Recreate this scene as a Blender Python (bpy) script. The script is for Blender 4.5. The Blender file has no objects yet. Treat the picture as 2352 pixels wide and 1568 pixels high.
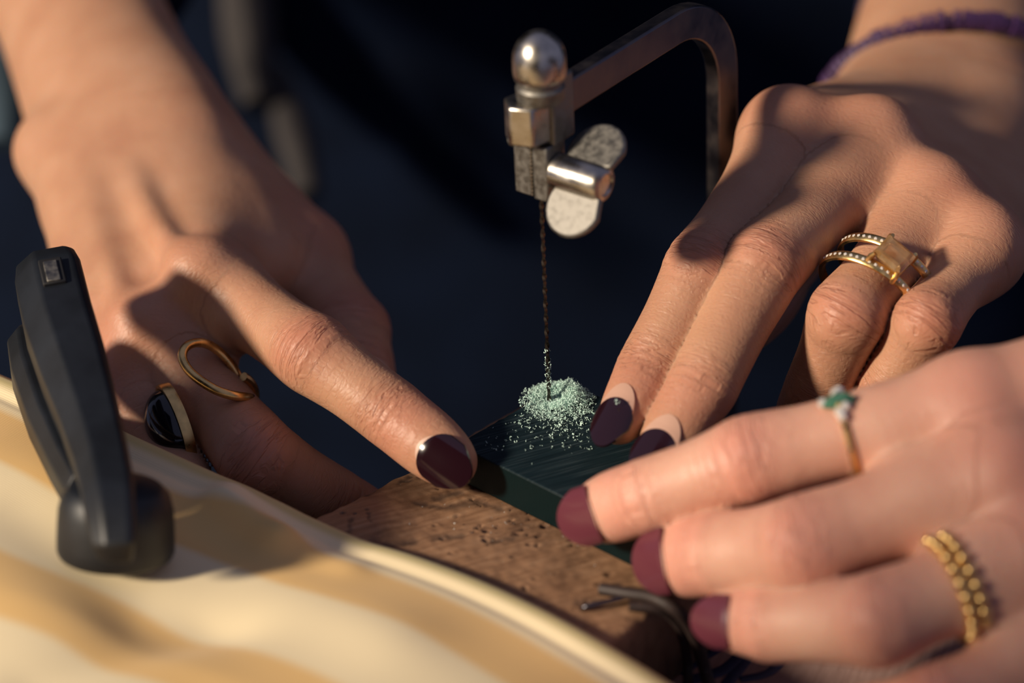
import bpy, bmesh, math, random
import numpy as np
from mathutils import Vector, Matrix

# ------------------------------------------------------------------ camera
# all modelling below is done in millimetres, objects are written in metres
TH = math.radians(30.0)
FPX = 6820.0                       # focal length in pixels of a 2352 px wide frame
D0 = 620.0                         # distance of the saw cut from the lens
RT = np.array([1.0, 0.0, 0.0])
UP = np.array([0.0, math.sin(TH), math.cos(TH)])
FW = np.array([0.0, math.cos(TH), -math.sin(TH)])
CAM = -((1262 - 1176) / FPX * D0 * RT - (925 - 784) / FPX * D0 * UP + D0 * FW)
MM = 0.001
C = bpy.context.scene.collection
scn = bpy.context.scene


def P(px, py, d=0.0):
    """point seen at a pixel, d mm behind the plane of the saw cut"""
    D = D0 + d
    return CAM + (px - 1176) / FPX * D * RT - (py - 784) / FPX * D * UP + D * FW


def G(px, py, z):
    """point seen at a pixel on the horizontal plane of height z"""
    v = (px - 1176) / FPX * RT - (py - 784) / FPX * UP + FW
    return CAM + v * ((z - CAM[2]) / v[2])


def CV(x, u, t):
    """direction: right, up in the frame, towards the lens"""
    v = x * RT + u * UP - t * FW
    return v / np.linalg.norm(v)


cam_data = bpy.data.cameras.new('camera')
cam = bpy.data.objects.new('camera', cam_data)
C.objects.link(cam)
cam.location = CAM * MM
cam.rotation_euler = (math.pi / 2 - TH, 0, 0)
cam_data.sensor_width = 36.0
cam_data.lens = FPX / 2352 * 36.0
cam_data.clip_start = 0.01
cam_data.clip_end = 50
cam_data.dof.use_dof = True
cam_data.dof.focus_distance = (D0 - 6) * MM
cam_data.dof.aperture_fstop = 6.3
cam_data.dof.aperture_blades = 9
scn.camera = cam

# ------------------------------------------------------------------ light
scn.view_settings.view_transform = 'Standard'
scn.view_settings.look = 'None'
scn.view_settings.gamma = 1.0
scn.view_settings.use_curve_mapping = False
scn.view_settings.exposure = 0.12
world = bpy.data.worlds.new('world')
scn.world = world
world.use_nodes = True
bg = world.node_tree.nodes['Background']
bg.inputs[0].default_value = (0.42, 0.45, 0.72, 1)
bg.inputs[1].default_value = 0.30
SUN = CV(-0.78, 0.16, 0.61)
sd = bpy.data.lights.new('sun', 'SUN')
sd.energy = 4.7
sd.color = (1.0, 0.85, 0.66)
sd.angle = math.radians(6.5)
sun = bpy.data.objects.new('sun', sd)
C.objects.link(sun)
sun.rotation_euler = Vector(SUN).to_track_quat('Z', 'Y').to_euler()
sun.location = Vector(SUN) * 2.0

random.seed(7)
rng = np.random.default_rng(7)


# ------------------------------------------------------------------ materials
def new_mat(name):
    m = bpy.data.materials.new(name)
    m.use_nodes = True
    nt = m.node_tree
    return m, nt, nt.nodes['Principled BSDF']


def N(nt, kind, **kw):
    n = nt.nodes.new(kind)
    for k, v in kw.items():
        if k.startswith('i_'):
            n.inputs[k[2:].replace('_', ' ')].default_value = v
        else:
            setattr(n, k, v)
    return n


def L(nt, a, ao, b, bi):
    nt.links.new(a.outputs[ao], b.inputs[bi])


def ramp(nt, stops):
    r = nt.nodes.new('ShaderNodeValToRGB')
    el = r.color_ramp.elements
    while len(el) < len(stops):
        el.new(0.5)
    for e, (p, c) in zip(el, stops):
        e.position = p
        e.color = tuple(c) + (1,) if len(c) == 3 else c
    return r


def simple_mat(name, col, rough=0.5, metal=0.0, noise=0.0, scale=900, bump=0.0, coat=0.0, spec=0.5):
    m, nt, b = new_mat(name)
    b.inputs['Base Color'].default_value = tuple(col) + (1,)
    b.inputs['Roughness'].default_value = rough
    b.inputs['Metallic'].default_value = metal
    b.inputs['Coat Weight'].default_value = coat
    b.inputs['Specular IOR Level'].default_value = spec
    tc = N(nt, 'ShaderNodeTexCoord')
    nz = N(nt, 'ShaderNodeTexNoise')
    nz.inputs['Scale'].default_value = scale
    nz.inputs['Detail'].default_value = 5
    L(nt, tc, 'Object', nz, 'Vector')
    if noise:
        r = ramp(nt, [(0.3, [c * (1 - noise) for c in col]), (0.7, [min(1, c * (1 + noise)) for c in col])])
        L(nt, nz, 'Fac', r, 'Fac')
        L(nt, r, 'Color', b, 'Base Color')
    if bump:
        bp = N(nt, 'ShaderNodeBump')
        bp.inputs['Distance'].default_value = bump * MM
        bp.inputs['Strength'].default_value = 1.0
        L(nt, nz, 'Fac', bp, 'Height')
        L(nt, bp, 'Normal', b, 'Normal')
    return m


def skin_mat(name, base, dark, red, pale):
    m, nt, b = new_mat(name)
    at = N(nt, 'ShaderNodeAttribute', attribute_name='fc')      # finger coordinates in mm
    kn = N(nt, 'ShaderNodeAttribute', attribute_name='kn')      # joint wrinkles
    rd = N(nt, 'ShaderNodeAttribute', attribute_name='red')     # flushed joints and tips
    tc = N(nt, 'ShaderNodeTexCoord')
    # mottled colour
    n1 = N(nt, 'ShaderNodeTexNoise')
    n1.inputs['Scale'].default_value = 70
    n1.inputs['Detail'].default_value = 4
    L(nt, tc, 'Object', n1, 'Vector')
    r1 = ramp(nt, [(0.3, dark), (0.5, base), (0.72, pale)])
    L(nt, n1, 'Fac', r1, 'Fac')
    mx = N(nt, 'ShaderNodeMix', data_type='RGBA')
    mx.inputs['B'].default_value = tuple(red) + (1,)
    L(nt, r1, 'Color', mx, 'A')
    L(nt, rd, 'Fac', mx, 'Factor')
    L(nt, mx, 'Result', b, 'Base Color')
    b.inputs['Roughness'].default_value = 0.46
    b.inputs['Specular IOR Level'].default_value = 0.42
    b.inputs['Subsurface Weight'].default_value = 0.55
    b.inputs['Subsurface Radius'].default_value = (1.0, 0.35, 0.18)
    b.inputs['Subsurface Scale'].default_value = 2.2 * MM
    # transverse wrinkles over the joints
    mp = N(nt, 'ShaderNodeMapping')
    mp.inputs['Scale'].default_value = (1.35, 0.17, 1.0)
    L(nt, at, 'Vector', mp, 'Vector')
    n2 = N(nt, 'ShaderNodeTexNoise')
    n2.inputs['Scale'].default_value = 0.85
    n2.inputs['Detail'].default_value = 3
    n2.inputs['Distortion'].default_value = 0.6
    L(nt, mp, 'Vector', n2, 'Vector')
    r2 = ramp(nt, [(0.40, (0, 0, 0)), (0.50, (1, 1, 1)), (0.62, (0.75, 0.75, 0.75))])
    L(nt, n2, 'Fac', r2, 'Fac')
    b1 = N(nt, 'ShaderNodeBump')
    b1.inputs['Distance'].default_value = 0.30 * MM
    L(nt, kn, 'Fac', b1, 'Strength')
    L(nt, r2, 'Color', b1, 'Height')
    # fine skin relief everywhere: a net of little lines
    mp3 = N(nt, 'ShaderNodeMapping')
    mp3.inputs['Scale'].default_value = (1.6, 0.7, 1.0)
    L(nt, at, 'Vector', mp3, 'Vector')
    n3 = N(nt, 'ShaderNodeTexVoronoi', feature='DISTANCE_TO_EDGE')
    n3.inputs['Scale'].default_value = 0.75
    L(nt, mp3, 'Vector', n3, 'Vector')
    r3 = ramp(nt, [(0.0, (0, 0, 0)), (0.25, (1, 1, 1))])
    L(nt, n3, 'Distance', r3, 'Fac')
    b2 = N(nt, 'ShaderNodeBump')
    b2.inputs['Distance'].default_value = 0.065 * MM
    b2.inputs['Strength'].default_value = 0.55
    L(nt, r3, 'Color', b2, 'Height')
    L(nt, b1, 'Normal', b2, 'Normal')
    n4 = N(nt, 'ShaderNodeTexNoise')
    n4.inputs['Scale'].default_value = 1500
    n4.inputs['Detail'].default_value = 4
    L(nt, tc, 'Object', n4, 'Vector')
    b3 = N(nt, 'ShaderNodeBump')
    b3.inputs['Distance'].default_value = 0.11 * MM
    b3.inputs['Strength'].default_value = 0.6
    L(nt, n4, 'Fac', b3, 'Height')
    L(nt, b2, 'Normal', b3, 'Normal')
    L(nt, b3, 'Normal', b, 'Normal')
    return m


M = {}
M['skin_far'] = skin_mat('skin_tan', (0.49, 0.260, 0.160), (0.44, 0.220, 0.135), (0.50, 0.185, 0.125), (0.53, 0.295, 0.19))
M['skin_near'] = skin_mat('skin_pink', (0.64, 0.345, 0.25), (0.58, 0.29, 0.21), (0.64, 0.245, 0.185), (0.68, 0.395, 0.29))
M['polish_dark'] = simple_mat('nail_polish_black_cherry', (0.015, 0.004, 0.007), 0.14, coat=0.5)
M['polish_plum'] = simple_mat('nail_polish_plum', (0.115, 0.026, 0.040), 0.28, coat=0.25)
M['nail'] = simple_mat('bare_nail', (0.53, 0.315, 0.235), 0.42)


# ------------------------------------------------------------------ object helpers
def link_mesh(name, verts, faces, mat, parent=None, smooth=True, in_mm=True):
    me = bpy.data.meshes.new(name)
    v = np.asarray(verts, dtype=float) * (MM if in_mm else 1.0)
    me.from_pydata(v.tolist(), [], [list(map(int, f)) for f in faces])
    me.update()
    if smooth:
        me.polygons.foreach_set('use_smooth', np.ones(len(me.polygons), dtype=bool))
    ob = bpy.data.objects.new(name, me)
    C.objects.link(ob)
    if mat:
        me.materials.append(mat)
    if parent:
        ob.parent = parent
    return ob


def tag(o, label=None, cat=None, group=None, kind=None):
    if label: o['label'] = label
    if cat: o['category'] = cat
    if group: o['group'] = group
    if kind: o['kind'] = kind
    return o


def empty(name, label, cat, group=None):
    o = bpy.data.objects.new(name, None)
    o.empty_display_size = 0.01
    C.objects.link(o)
    return tag(o, label, cat, group)


def sharp(ob, deg=35):
    """smooth shading that keeps hard edges"""
    me = ob.data
    bm = bmesh.new()
    bm.from_mesh(me)
    bmesh.ops.recalc_face_normals(bm, faces=bm.faces)
    for e in bm.edges:
        if len(e.link_faces) == 2 and e.calc_face_angle(0) > math.radians(deg):
            e.smooth = False
    bm.to_mesh(me)
    bm.free()
    return ob


def bevel(ob, w, seg=2, deg=30):
    md = ob.modifiers.new('bevel', 'BEVEL')
    md.width = w * MM
    md.segments = seg
    md.limit_method = 'ANGLE'
    md.angle_limit = math.radians(deg)
    return ob


def unit(v):
    v = np.asarray(v, float)
    return v / (np.linalg.norm(v) + 1e-12)


def catmull(pts, step, closed=False):
    """dense resampling of a control polyline; columns beyond xyz ride along"""
    pts = np.asarray(pts, float)
    n = len(pts)
    out, par = [], []
    rngs = range(n if closed else n - 1)
    for i in rngs:
        if closed:
            p0, p1, p2, p3 = pts[i - 1], pts[i], pts[(i + 1) % n], pts[(i + 2) % n]
        else:
            p1, p2 = pts[i], pts[i + 1]
            p0 = pts[i - 1] if i else 2 * p1 - p2
            p3 = pts[i + 2] if i + 2 < n else 2 * p2 - p1
        k = max(1, int(math.ceil(np.linalg.norm(p2[:3] - p1[:3]) / step)))
        for j in range(k):
            t = j / k
            a = 2 * p1 + (p2 - p0) * t + (2 * p0 - 5 * p1 + 4 * p2 - p3) * t * t + (3 * p1 - p0 - 3 * p2 + p3) * t ** 3
            out.append(a / 2)
            par.append(i + t)
    if not closed:
        out.append(pts[-1])
        par.append(n - 1)
    return np.array(out), np.array(par)


def tube_mesh(pts, radii, seg=10, closed=False, cap=True, up=None, flat=1.0):
    """verts and faces of a tube along pts"""
    pts = np.asarray(pts, float)
    n = len(pts)
    radii = np.broadcast_to(np.asarray(radii, float), (n,))
    T = np.zeros_like(pts)
    for i in range(n):
        a = pts[i - 1] if (i or closed) else pts[i]
        b = pts[(i + 1) % n] if (i < n - 1 or closed) else pts[i]
        T[i] = unit(b - a)
    v = []
    ref = unit(up) if up is not None else (np.array([0, 0, 1.0]) if abs(T[0][2]) < 0.9 else np.array([1.0, 0, 0]))
    for i in range(n):
        b = unit(np.cross(T[i], ref))
        nn = np.cross(b, T[i])
        if up is None:
            ref = nn
        for j in range(seg):
            a = 2 * math.pi * j / seg
            v.append(pts[i] + radii[i] * (math.cos(a) * b + flat * math.sin(a) * nn))
    f = []
    for i in range(n if closed else n - 1):
        k = (i + 1) % n
        for j in range(seg):
            q = (j + 1) % seg
            f.append((i * seg + j, i * seg + q, k * seg + q, k * seg + j))
    if cap and not closed:
        f.append(tuple(range(seg))[::-1])
        f.append(tuple((n - 1) * seg + j for j in range(seg)))
    return v, f


def join_vf(parts):
    V, F = [], []
    for v, f in parts:
        o = len(V)
        V.extend(list(v))
        F.extend([tuple(i + o for i in q) for q in f])
    return V, F


# ------------------------------------------------------------------ flesh: distance fields and surface nets
class Chain:
    """a bent limb of elliptical section; rows: x y z ra rb, dorsal side per chain"""

    def __init__(self, rows, dors, step=1.6):
        rows = np.asarray(rows, float)
        d, par = catmull(rows, step)
        self.c = d[:, :3]
        self.ra = np.maximum(d[:, 3], 0.5)
        self.rb = np.maximum(d[:, 4], 0.5)
        self.par = par
        n = len(d)
        T = np.gradient(self.c, axis=0)
        T /= np.linalg.norm(T, axis=1)[:, None]
        dors = np.asarray(dors, float)
        if dors.ndim == 1:
            dors = np.repeat(dors[None], len(rows), 0)
        Dn = np.stack([np.interp(par, np.arange(len(rows)), dors[:, k]) for k in range(3)], 1)
        Nn = Dn - (Dn * T).sum(1)[:, None] * T
        Nn /= np.linalg.norm(Nn, axis=1)[:, None]
        self.T, self.N, self.B = T, Nn, np.cross(T, Nn)
        self.s = np.concatenate([[0], np.cumsum(np.linalg.norm(np.diff(self.c, axis=0), axis=1))])

    def box(self, mar):
        r = np.maximum(self.ra, self.rb)[:, None] + mar
        return (self.c - r).min(0), (self.c + r).max(0)

    def seg_dist(self, i, X):
        f4 = np.float32
        a, b = self.c[i].astype(f4), self.c[i + 1].astype(f4)
        ab = b - a
        t = np.clip(((X - a) @ ab) / (ab @ ab), 0, 1)
        q = X - a - t[..., None] * ab
        ra = f4(self.ra[i]) + t * f4(self.ra[i + 1] - self.ra[i])
        rb = f4(self.rb[i]) + t * f4(self.rb[i + 1] - self.rb[i])
        x = q @ self.B[i].astype(f4)
        y = q @ self.N[i].astype(f4)
        z = q @ self.T[i].astype(f4)
        rz = np.minimum(ra, rb) if (i == 0 or i == len(self.c) - 2) else np.maximum(ra, rb)
        k0 = np.sqrt((x / ra) ** 2 + (y / rb) ** 2 + (z / rz) ** 2)
        k1 = np.sqrt((x / ra ** 2) ** 2 + (y / rb ** 2) ** 2 + (z / rz ** 2) ** 2)
        return k0 * (k0 - 1) / (k1 + 1e-9), t


def smin(a, b, k):
    h = np.clip(0.5 + 0.5 * (b - a) / k, 0, 1)
    return b + (a - b) * h - k * h * (1 - h)


class Flesh:
    def __init__(self, lo, hi, h):
        self.h = h
        self.lo = np.asarray(lo, float)
        self.n = np.ceil((np.asarray(hi) - self.lo) / h).astype(int) + 1
        self.ax = [self.lo[k] + h * np.arange(self.n[k]) for k in range(3)]

    def blank(self):
        return np.full(tuple(self.n), 25.0, np.float32)

    def sub(self, lo, hi):
        i0 = np.clip(np.floor((lo - self.lo) / self.h).astype(int), 0, self.n)
        i1 = np.clip(np.ceil((hi - self.lo) / self.h).astype(int) + 1, 0, self.n)
        return tuple(slice(a, b) for a, b in zip(i0, i1))

    def pts(self, sl):
        g = np.meshgrid(self.ax[0][sl[0]], self.ax[1][sl[1]], self.ax[2][sl[2]], indexing='ij')
        return np.stack(g, -1).astype(np.float32)

    def stamp(self, F, ch, mar=7.0):
        """union of a chain into field F"""
        for i in range(len(ch.c) - 1):
            r = max(ch.ra[i], ch.rb[i], ch.ra[i + 1], ch.rb[i + 1]) + mar
            sl = self.sub(np.minimum(ch.c[i], ch.c[i + 1]) - r, np.maximum(ch.c[i], ch.c[i + 1]) + r)
            if any(s.stop - s.start < 1 for s in sl):
                continue
            d, _ = ch.seg_dist(i, self.pts(sl))
            F[sl] = np.minimum(F[sl], d)
        return F

    def blend(self, F, ch, k, mar=None):
        lo, hi = ch.box(k + 9)
        sl = self.sub(lo, hi)
        if any(s.stop - s.start < 1 for s in sl):
            return F
        T = np.full(F[sl].shape, 25.0, np.float32)
        keep = self.lo, self.n, self.ax
        sf = Flesh.__new__(Flesh)
        sf.h = self.h
        sf.lo = self.lo + self.h * np.array([s.start for s in sl])
        sf.n = np.array(T.shape)
        sf.ax = [self.ax[q][sl[q]] for q in range(3)]
        sf.stamp(T, ch, k + 7)
        F[sl] = smin(F[sl], T, k)
        return F

    def surface(self, F):
        """naive surface nets"""
        h = self.h
        S = F < 0
        nx, ny, nz = F.shape
        cs = np.zeros((nx - 1, ny - 1, nz - 1), np.int8)
        for dx in (0, 1):
            for dy in (0, 1):
                for dz in (0, 1):
                    cs += S[dx:nx - 1 + dx, dy:ny - 1 + dy, dz:nz - 1 + dz]
        act = (cs > 0) & (cs < 8)
        idx = np.full(act.shape, -1, np.int64)
        A = np.argwhere(act)
        idx[act] = np.arange(len(A))
        acc = np.zeros((len(A), 3))
        cnt = np.zeros(len(A))
        corners = [(a, b, c) for a in (0, 1) for b in (0, 1) for c in (0, 1)]
        val = {c: F[A[:, 0] + c[0], A[:, 1] + c[1], A[:, 2] + c[2]].astype(float) for c in corners}
        for c in corners:
            for k in range(3):
                if c[k] == 0:
                    e = list(c)
                    e[k] = 1
                    e = tuple(e)
                    v0, v1 = val[c], val[e]
                    m = (v0 < 0) != (v1 < 0)
                    t = np.where(m, v0 / np.where(m, v0 - v1, 1), 0)
                    for q in range(3):
                        acc[:, q] += np.where(m, c[q] + (t if q == k else 0), 0)
                    cnt += m
        V = self.lo + h * (A + acc / cnt[:, None])
        faces = []
        for k in range(3):
            sl0 = [slice(1, -1)] * 3
            sl1 = [slice(1, -1)] * 3
            sl0[k] = slice(0, -1)
            sl1[k] = slice(1, None)
            s0, s1 = S[tuple(sl0)], S[tuple(sl1)]
            E = np.argwhere(s0 != s1)
            inside = s0[E[:, 0], E[:, 1], E[:, 2]]
            off = np.ones(3, int)
            off[k] = 0
            E = E + off
            a, b = [q for q in range(3) if q != k]
            ea = np.zeros(3, int); ea[a] = 1
            eb = np.zeros(3, int); eb[b] = 1
            g = lambda X: idx[X[:, 0], X[:, 1], X[:, 2]]
            q = np.stack([g(E - ea - eb), g(E - eb), g(E), g(E - ea)], 1)
            flip = inside if k != 1 else ~inside
            q = np.where(flip[:, None], q, q[:, ::-1])
            faces.append(q)
        Q = np.concatenate(faces)
        Q = Q[(Q >= 0).all(1)]
        return V, Q


def smooth_verts(V, Q, it, lam=0.5):
    e = np.concatenate([Q[:, [0, 1]], Q[:, [1, 2]], Q[:, [2, 3]], Q[:, [3, 0]]])
    n = len(V)
    deg = np.bincount(e[:, 0], minlength=n) + np.bincount(e[:, 1], minlength=n)
    for _ in range(it):
        s = np.zeros_like(V)
        for k in range(3):
            s[:, k] = np.bincount(e[:, 0], V[e[:, 1], k], n) + np.bincount(e[:, 1], V[e[:, 0], k], n)
        V = V + lam * (s / np.maximum(deg, 1)[:, None] - V)
    return V


def vert_normals(V, Q):
    fn = np.cross(V[Q[:, 2]] - V[Q[:, 0]], V[Q[:, 3]] - V[Q[:, 1]])
    n = np.zeros_like(V)
    for k in range(3):
        for c in range(4):
            n[:, k] += np.bincount(Q[:, c], fn[:, k], len(V))
    return n / (np.linalg.norm(n, axis=1)[:, None] + 1e-12)


def quad_object(name, V, Q, mat, parent, attrs):
    me = bpy.data.meshes.new(name)
    me.vertices.add(len(V))
    me.vertices.foreach_set('co', (V * MM).astype(np.float32).ravel())
    me.loops.add(Q.size)
    me.loops.foreach_set('vertex_index', Q.astype(np.int32).ravel())
    me.polygons.add(len(Q))
    me.polygons.foreach_set('loop_start', np.arange(0, Q.size, 4, dtype=np.int32))
    me.polygons.foreach_set('loop_total', np.full(len(Q), 4, np.int32))
    me.polygons.foreach_set('use_smooth', np.ones(len(Q), bool))
    me.update(calc_edges=True)
    me.validate()
    for nm, arr in attrs.items():
        if arr.ndim == 2:
            a = me.attributes.new(nm, 'FLOAT_VECTOR', 'POINT')
            a.data.foreach_set('vector', arr.astype(np.float32).ravel())
        else:
            a = me.attributes.new(nm, 'FLOAT', 'POINT')
            a.data.foreach_set('value', arr.astype(np.float32))
    ob = bpy.data.objects.new(name, me)
    C.objects.link(ob)
    me.materials.append(mat)
    if parent:
        ob.parent = parent
    return ob


# finger profile: fractions between joints with radius factors (lateral, dorsal-palmar)
PROFILE = [(0.0, 1.06, 1.12), (0.35, 1.0, 1.03), (0.70, 0.96, 0.94), (0.88, 1.02, 1.0), (1.0, 1.05, 1.03), (1.14, 1.0, 0.97),
           (1.5, 0.90, 0.87), (1.84, 0.89, 0.84), (2.0, 0.90, 0.83), (2.2, 0.88, 0.80), (2.6, 0.86, 0.76), (2.85, 0.76, 0.66), (3.0, 0.62, 0.52)]


def finger(joints, r, dors, prof=PROFILE, tipscale=1.0):
    """joints: MCP PIP DIP TIPCENTRE as points; r in mm at the middle joint"""
    J = np.asarray(joints, float)
    rows = []
    for f, a, b in prof:
        i = min(int(f), len(J) - 2)
        t = f - i
        p = J[i] * (1 - t) + J[i + 1] * t
        k = r * (1 if f < 2 else 1 + (tipscale - 1) * min(1, (f - 2) * 2))
        rows.append(list(p) + [a * k, b * k])
    rows = np.array(rows)
    # round the bends a little: pull joint rows towards their neighbours
    d = np.asarray(dors, float)
    if d.ndim == 2:
        fr = np.array([q[0] for q in prof])
        d = np.stack([np.interp(fr, np.arange(len(d)), d[:, k]) for k in range(3)], 1)
    ch = Chain(rows, d, 2.2)
    ch.frac = np.interp(ch.par, np.arange(len(prof)), [q[0] for q in prof])
    ch.joints = J
    ch.r = r
    return ch


def limb(rows, dors, step=7.0):
    return Chain(rows, dors, step)


def finger_coords(V, fingers):
    """nearest finger, distance, position along and around it for each vertex"""
    n = len(V)
    best = np.full(n, 1e9)
    which = np.full(n, -1)
    fr = np.zeros(n)
    s = np.zeros(n)
    th = np.zeros(n)
    for k, ch in enumerate(fingers):
        lo, hi = ch.box(6)
        m = np.where(((V > lo) & (V < hi)).all(1))[0]
        if not len(m):
            continue
        X = V[m]
        bd = np.full(len(m), 1e9)
        bi = np.zeros(len(m), int)
        bt = np.zeros(len(m))
        for i in range(len(ch.c) - 1):
            d, t = ch.seg_dist(i, X)
            u = d < bd
            bd[u] = d[u]; bi[u] = i; bt[u] = t[u]
        q = X - ch.c[bi]
        ang = np.arctan2((q * ch.B[bi]).sum(1), (q * ch.N[bi]).sum(1))
        u = bd < best[m]
        mm = m[u]
        best[mm] = bd[u]
        which[mm] = k
        fr[mm] = ch.frac[bi[u]] + bt[u] * (ch.frac[bi[u] + 1] - ch.frac[bi[u]])
        s[mm] = ch.s[bi[u]] + bt[u] * (ch.s[bi[u] + 1] - ch.s[bi[u]])
        th[mm] = ang[u]
    return best, which, fr, s, th


def hash_noise(x, y, seed=0):
    """smooth 2-d value noise"""
    xi, yi = np.floor(x).astype(int), np.floor(y).astype(int)
    fx, fy = x - xi, y - yi
    fx = fx * fx * (3 - 2 * fx)
    fy = fy * fy * (3 - 2 * fy)

    def hs(a, b):
        v = np.sin(a * 127.1 + b * 311.7 + seed * 74.7) * 43758.5453
        return v - np.floor(v)
    return (hs(xi, yi) * (1 - fx) + hs(xi + 1, yi) * fx) * (1 - fy) + (hs(xi, yi + 1) * (1 - fx) + hs(xi + 1, yi + 1) * fx) * fy


def build_hand(name, parent, mat, fingers, palm, thumb=None, extra=(), h=0.65, kpalm=9.0, kfing=5.0, wrinkle=1.0, palmdir=None, flush=1.0):
    """fingers: list of Chain; palm: list of (Chain, k) blended softly; extra: list of (Chain, k) bumps"""
    allc = list(fingers) + [c for c, _ in palm] + [c for c, _ in extra]
    lo = np.min([c.box(6)[0] for c in allc], 0)
    hi = np.max([c.box(6)[1] for c in allc], 0)
    co = Flesh(lo, hi, 2 * h)
    F = co.blank()
    for c, k in palm:
        F = co.blend(F, c, k)
    for c, k in extra:
        F = co.blend(F, c, k)
    for ax in range(3):                                    # refine to the fine grid
        n2 = F.shape[ax] * 2 - 1
        shp = list(F.shape)
        shp[ax] = n2
        G2 = np.empty(shp, np.float32)
        ev = [slice(None)] * 3
        od = [slice(None)] * 3
        a = [slice(None)] * 3
        b = [slice(None)] * 3
        ev[ax], od[ax], a[ax], b[ax] = slice(0, None, 2), slice(1, None, 2), slice(0, -1), slice(1, None)
        G2[tuple(ev)] = F
        G2[tuple(od)] = 0.5 * (F[tuple(a)] + F[tuple(b)])
        F = G2
    fl = Flesh(lo, lo + h * (np.array(F.shape) - 1), h)
    fl.n = np.array(F.shape)
    fl.ax = [fl.lo[k] + h * np.arange(fl.n[k]) for k in range(3)]
    FF = fl.blank()
    for c in fingers:
        fl.stamp(FF, c, 5.5)
    F = smin(F, FF, np.float32(kfing))
    V, Q = fl.surface(F)
    V = smooth_verts(V, Q, 3)
    nrm = vert_normals(V, Q)
    dist, which, fr, s, th = finger_coords(V, fingers)
    near = np.clip(1 - dist / 3.0, 0, 1)
    near = np.where(dist > 100, 0, near)
    dors = np.clip(np.cos(th), 0, 1)
    disp = np.zeros(len(V))
    kn = np.zeros(len(V))
    red = np.zeros(len(V))

    def gs(x, w):
        return np.exp(-(x / w) ** 2)
    for k, ch in enumerate(fingers):
        m = (which == k) & (fr > 0.15)
        L1 = np.linalg.norm(ch.joints[1] - ch.joints[0])
        L2 = np.linalg.norm(ch.joints[2] - ch.joints[1])
        L3 = np.linalg.norm(ch.joints[3] - ch.joints[2])
        t1 = unit(unit(ch.joints[1] - ch.joints[0]) + unit(ch.joints[2] - ch.joints[1]))
        t2 = unit(unit(ch.joints[2] - ch.joints[1]) + unit(ch.joints[3] - ch.joints[2]))
        x = np.where(fr < 1.85, (V - ch.joints[1]) @ t1, 99.0)                         # mm from the middle joint
        y = np.where(fr > 1.4, (V - ch.joints[2]) @ t2, -99.0)                         # mm from the end joint
        n1 = ch.N[np.argmin(np.abs(ch.frac - 1))]
        b1 = np.cross(t1, n1)
        q1 = V - ch.joints[1]
        wx = gs(x, 6.0) * m
        a1 = np.arctan2(q1 @ b1, q1 @ n1 + 3.0)
        th = np.where(m, th * (1 - wx) + a1 * wx, th)
        sj = np.interp(1.0, ch.frac, ch.s)
        s = np.where(m, s * (1 - wx) + (sj + x) * wx, s)
        dors = np.clip(np.cos(th), 0, 1)
        w = hash_noise(th * 2.2 + 7 * k + 50, x * 0.12 + k, 3) - 0.5
        w2 = hash_noise(th * 5 + 3 * k + 50, x * 0.3 + 2 * k, 5) - 0.5
        curve = 1.1 * (1 - np.cos(th * 1.3))                      # lines bow round the knuckle
        for i, (c0, amp, wd) in enumerate([(-6.2, .22, .75), (-4.2, .33, .8), (-2.3, .42, .8), (-0.4, .34, .8), (1.6, .46, .85), (3.4, .36, .8), (5.2, .22, .7)]):
            sg = -1 if c0 < 0 else 1
            lm = np.clip(1.6 * hash_noise(th * 1.6 + 11 * i + 5 * k + 60, x * 0.05, 9 + i) - 0.15, 0, 1)
            disp -= m * wrinkle * 0.42 * amp * lm * gs(x - c0 - 2.2 * w - 1.0 * w2 + sg * curve, wd) * dors ** 0.7
        disp += m * 0.55 * gs(x, 5.0) * dors ** 1.5
        for c0, amp, wd in [(-2.2, .22, .6), (-0.6, .32, .65), (1.0, .30, .65), (2.4, .16, .6)]:
            disp -= m * wrinkle * amp * gs(y - c0 - 1.2 * w, wd) * dors ** 0.8
        kn += m * (0.95 * gs(x, 6.5) + 0.7 * gs(y, 4.5)) * np.clip(dors * 1.4, 0, 1)
        kn += m * 0.16
        red += m * flush * (0.55 * gs(x, 7) * dors + 0.42 * gs(y - 6, 6) + 0.2 * gs(y, 4) * dors)
    for ch in fingers:                         # flushed base knuckles
        r = np.linalg.norm(V - (ch.joints[0] + ch.N[0] * ch.r), axis=1)
        red += flush * 0.45 * gs(r, 10)
        kn += 0.18 * gs(r, 9)
    V = V + nrm * (disp * np.where(which >= 0, np.clip(near * 1.5, 0, 1), 0))[:, None]
    # coordinates for the fine relief: along and round the finger, or over the back of the hand
    if palmdir is None:
        palmdir = unit(palm[0][0].c[-1] - palm[0][0].c[0])
    side = unit(np.cross(palmdir, palm[0][0].N[0]))
    pc = np.stack([(V - palm[0][0].c[0]) @ palmdir, (V - palm[0][0].c[0]) @ side, np.zeros(len(V))], 1)
    fc = np.stack([s + 100 * which, th * 8.0, np.zeros(len(V))], 1)
    use = (which >= 0) & (dist < 2.0)
    fc = np.where(use[:, None], fc, pc)
    return quad_object(name, V, Q, mat, parent, {'fc': fc, 'kn': np.clip(kn, 0, 1), 'red': np.clip(red, 0, 0.8)})


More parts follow.
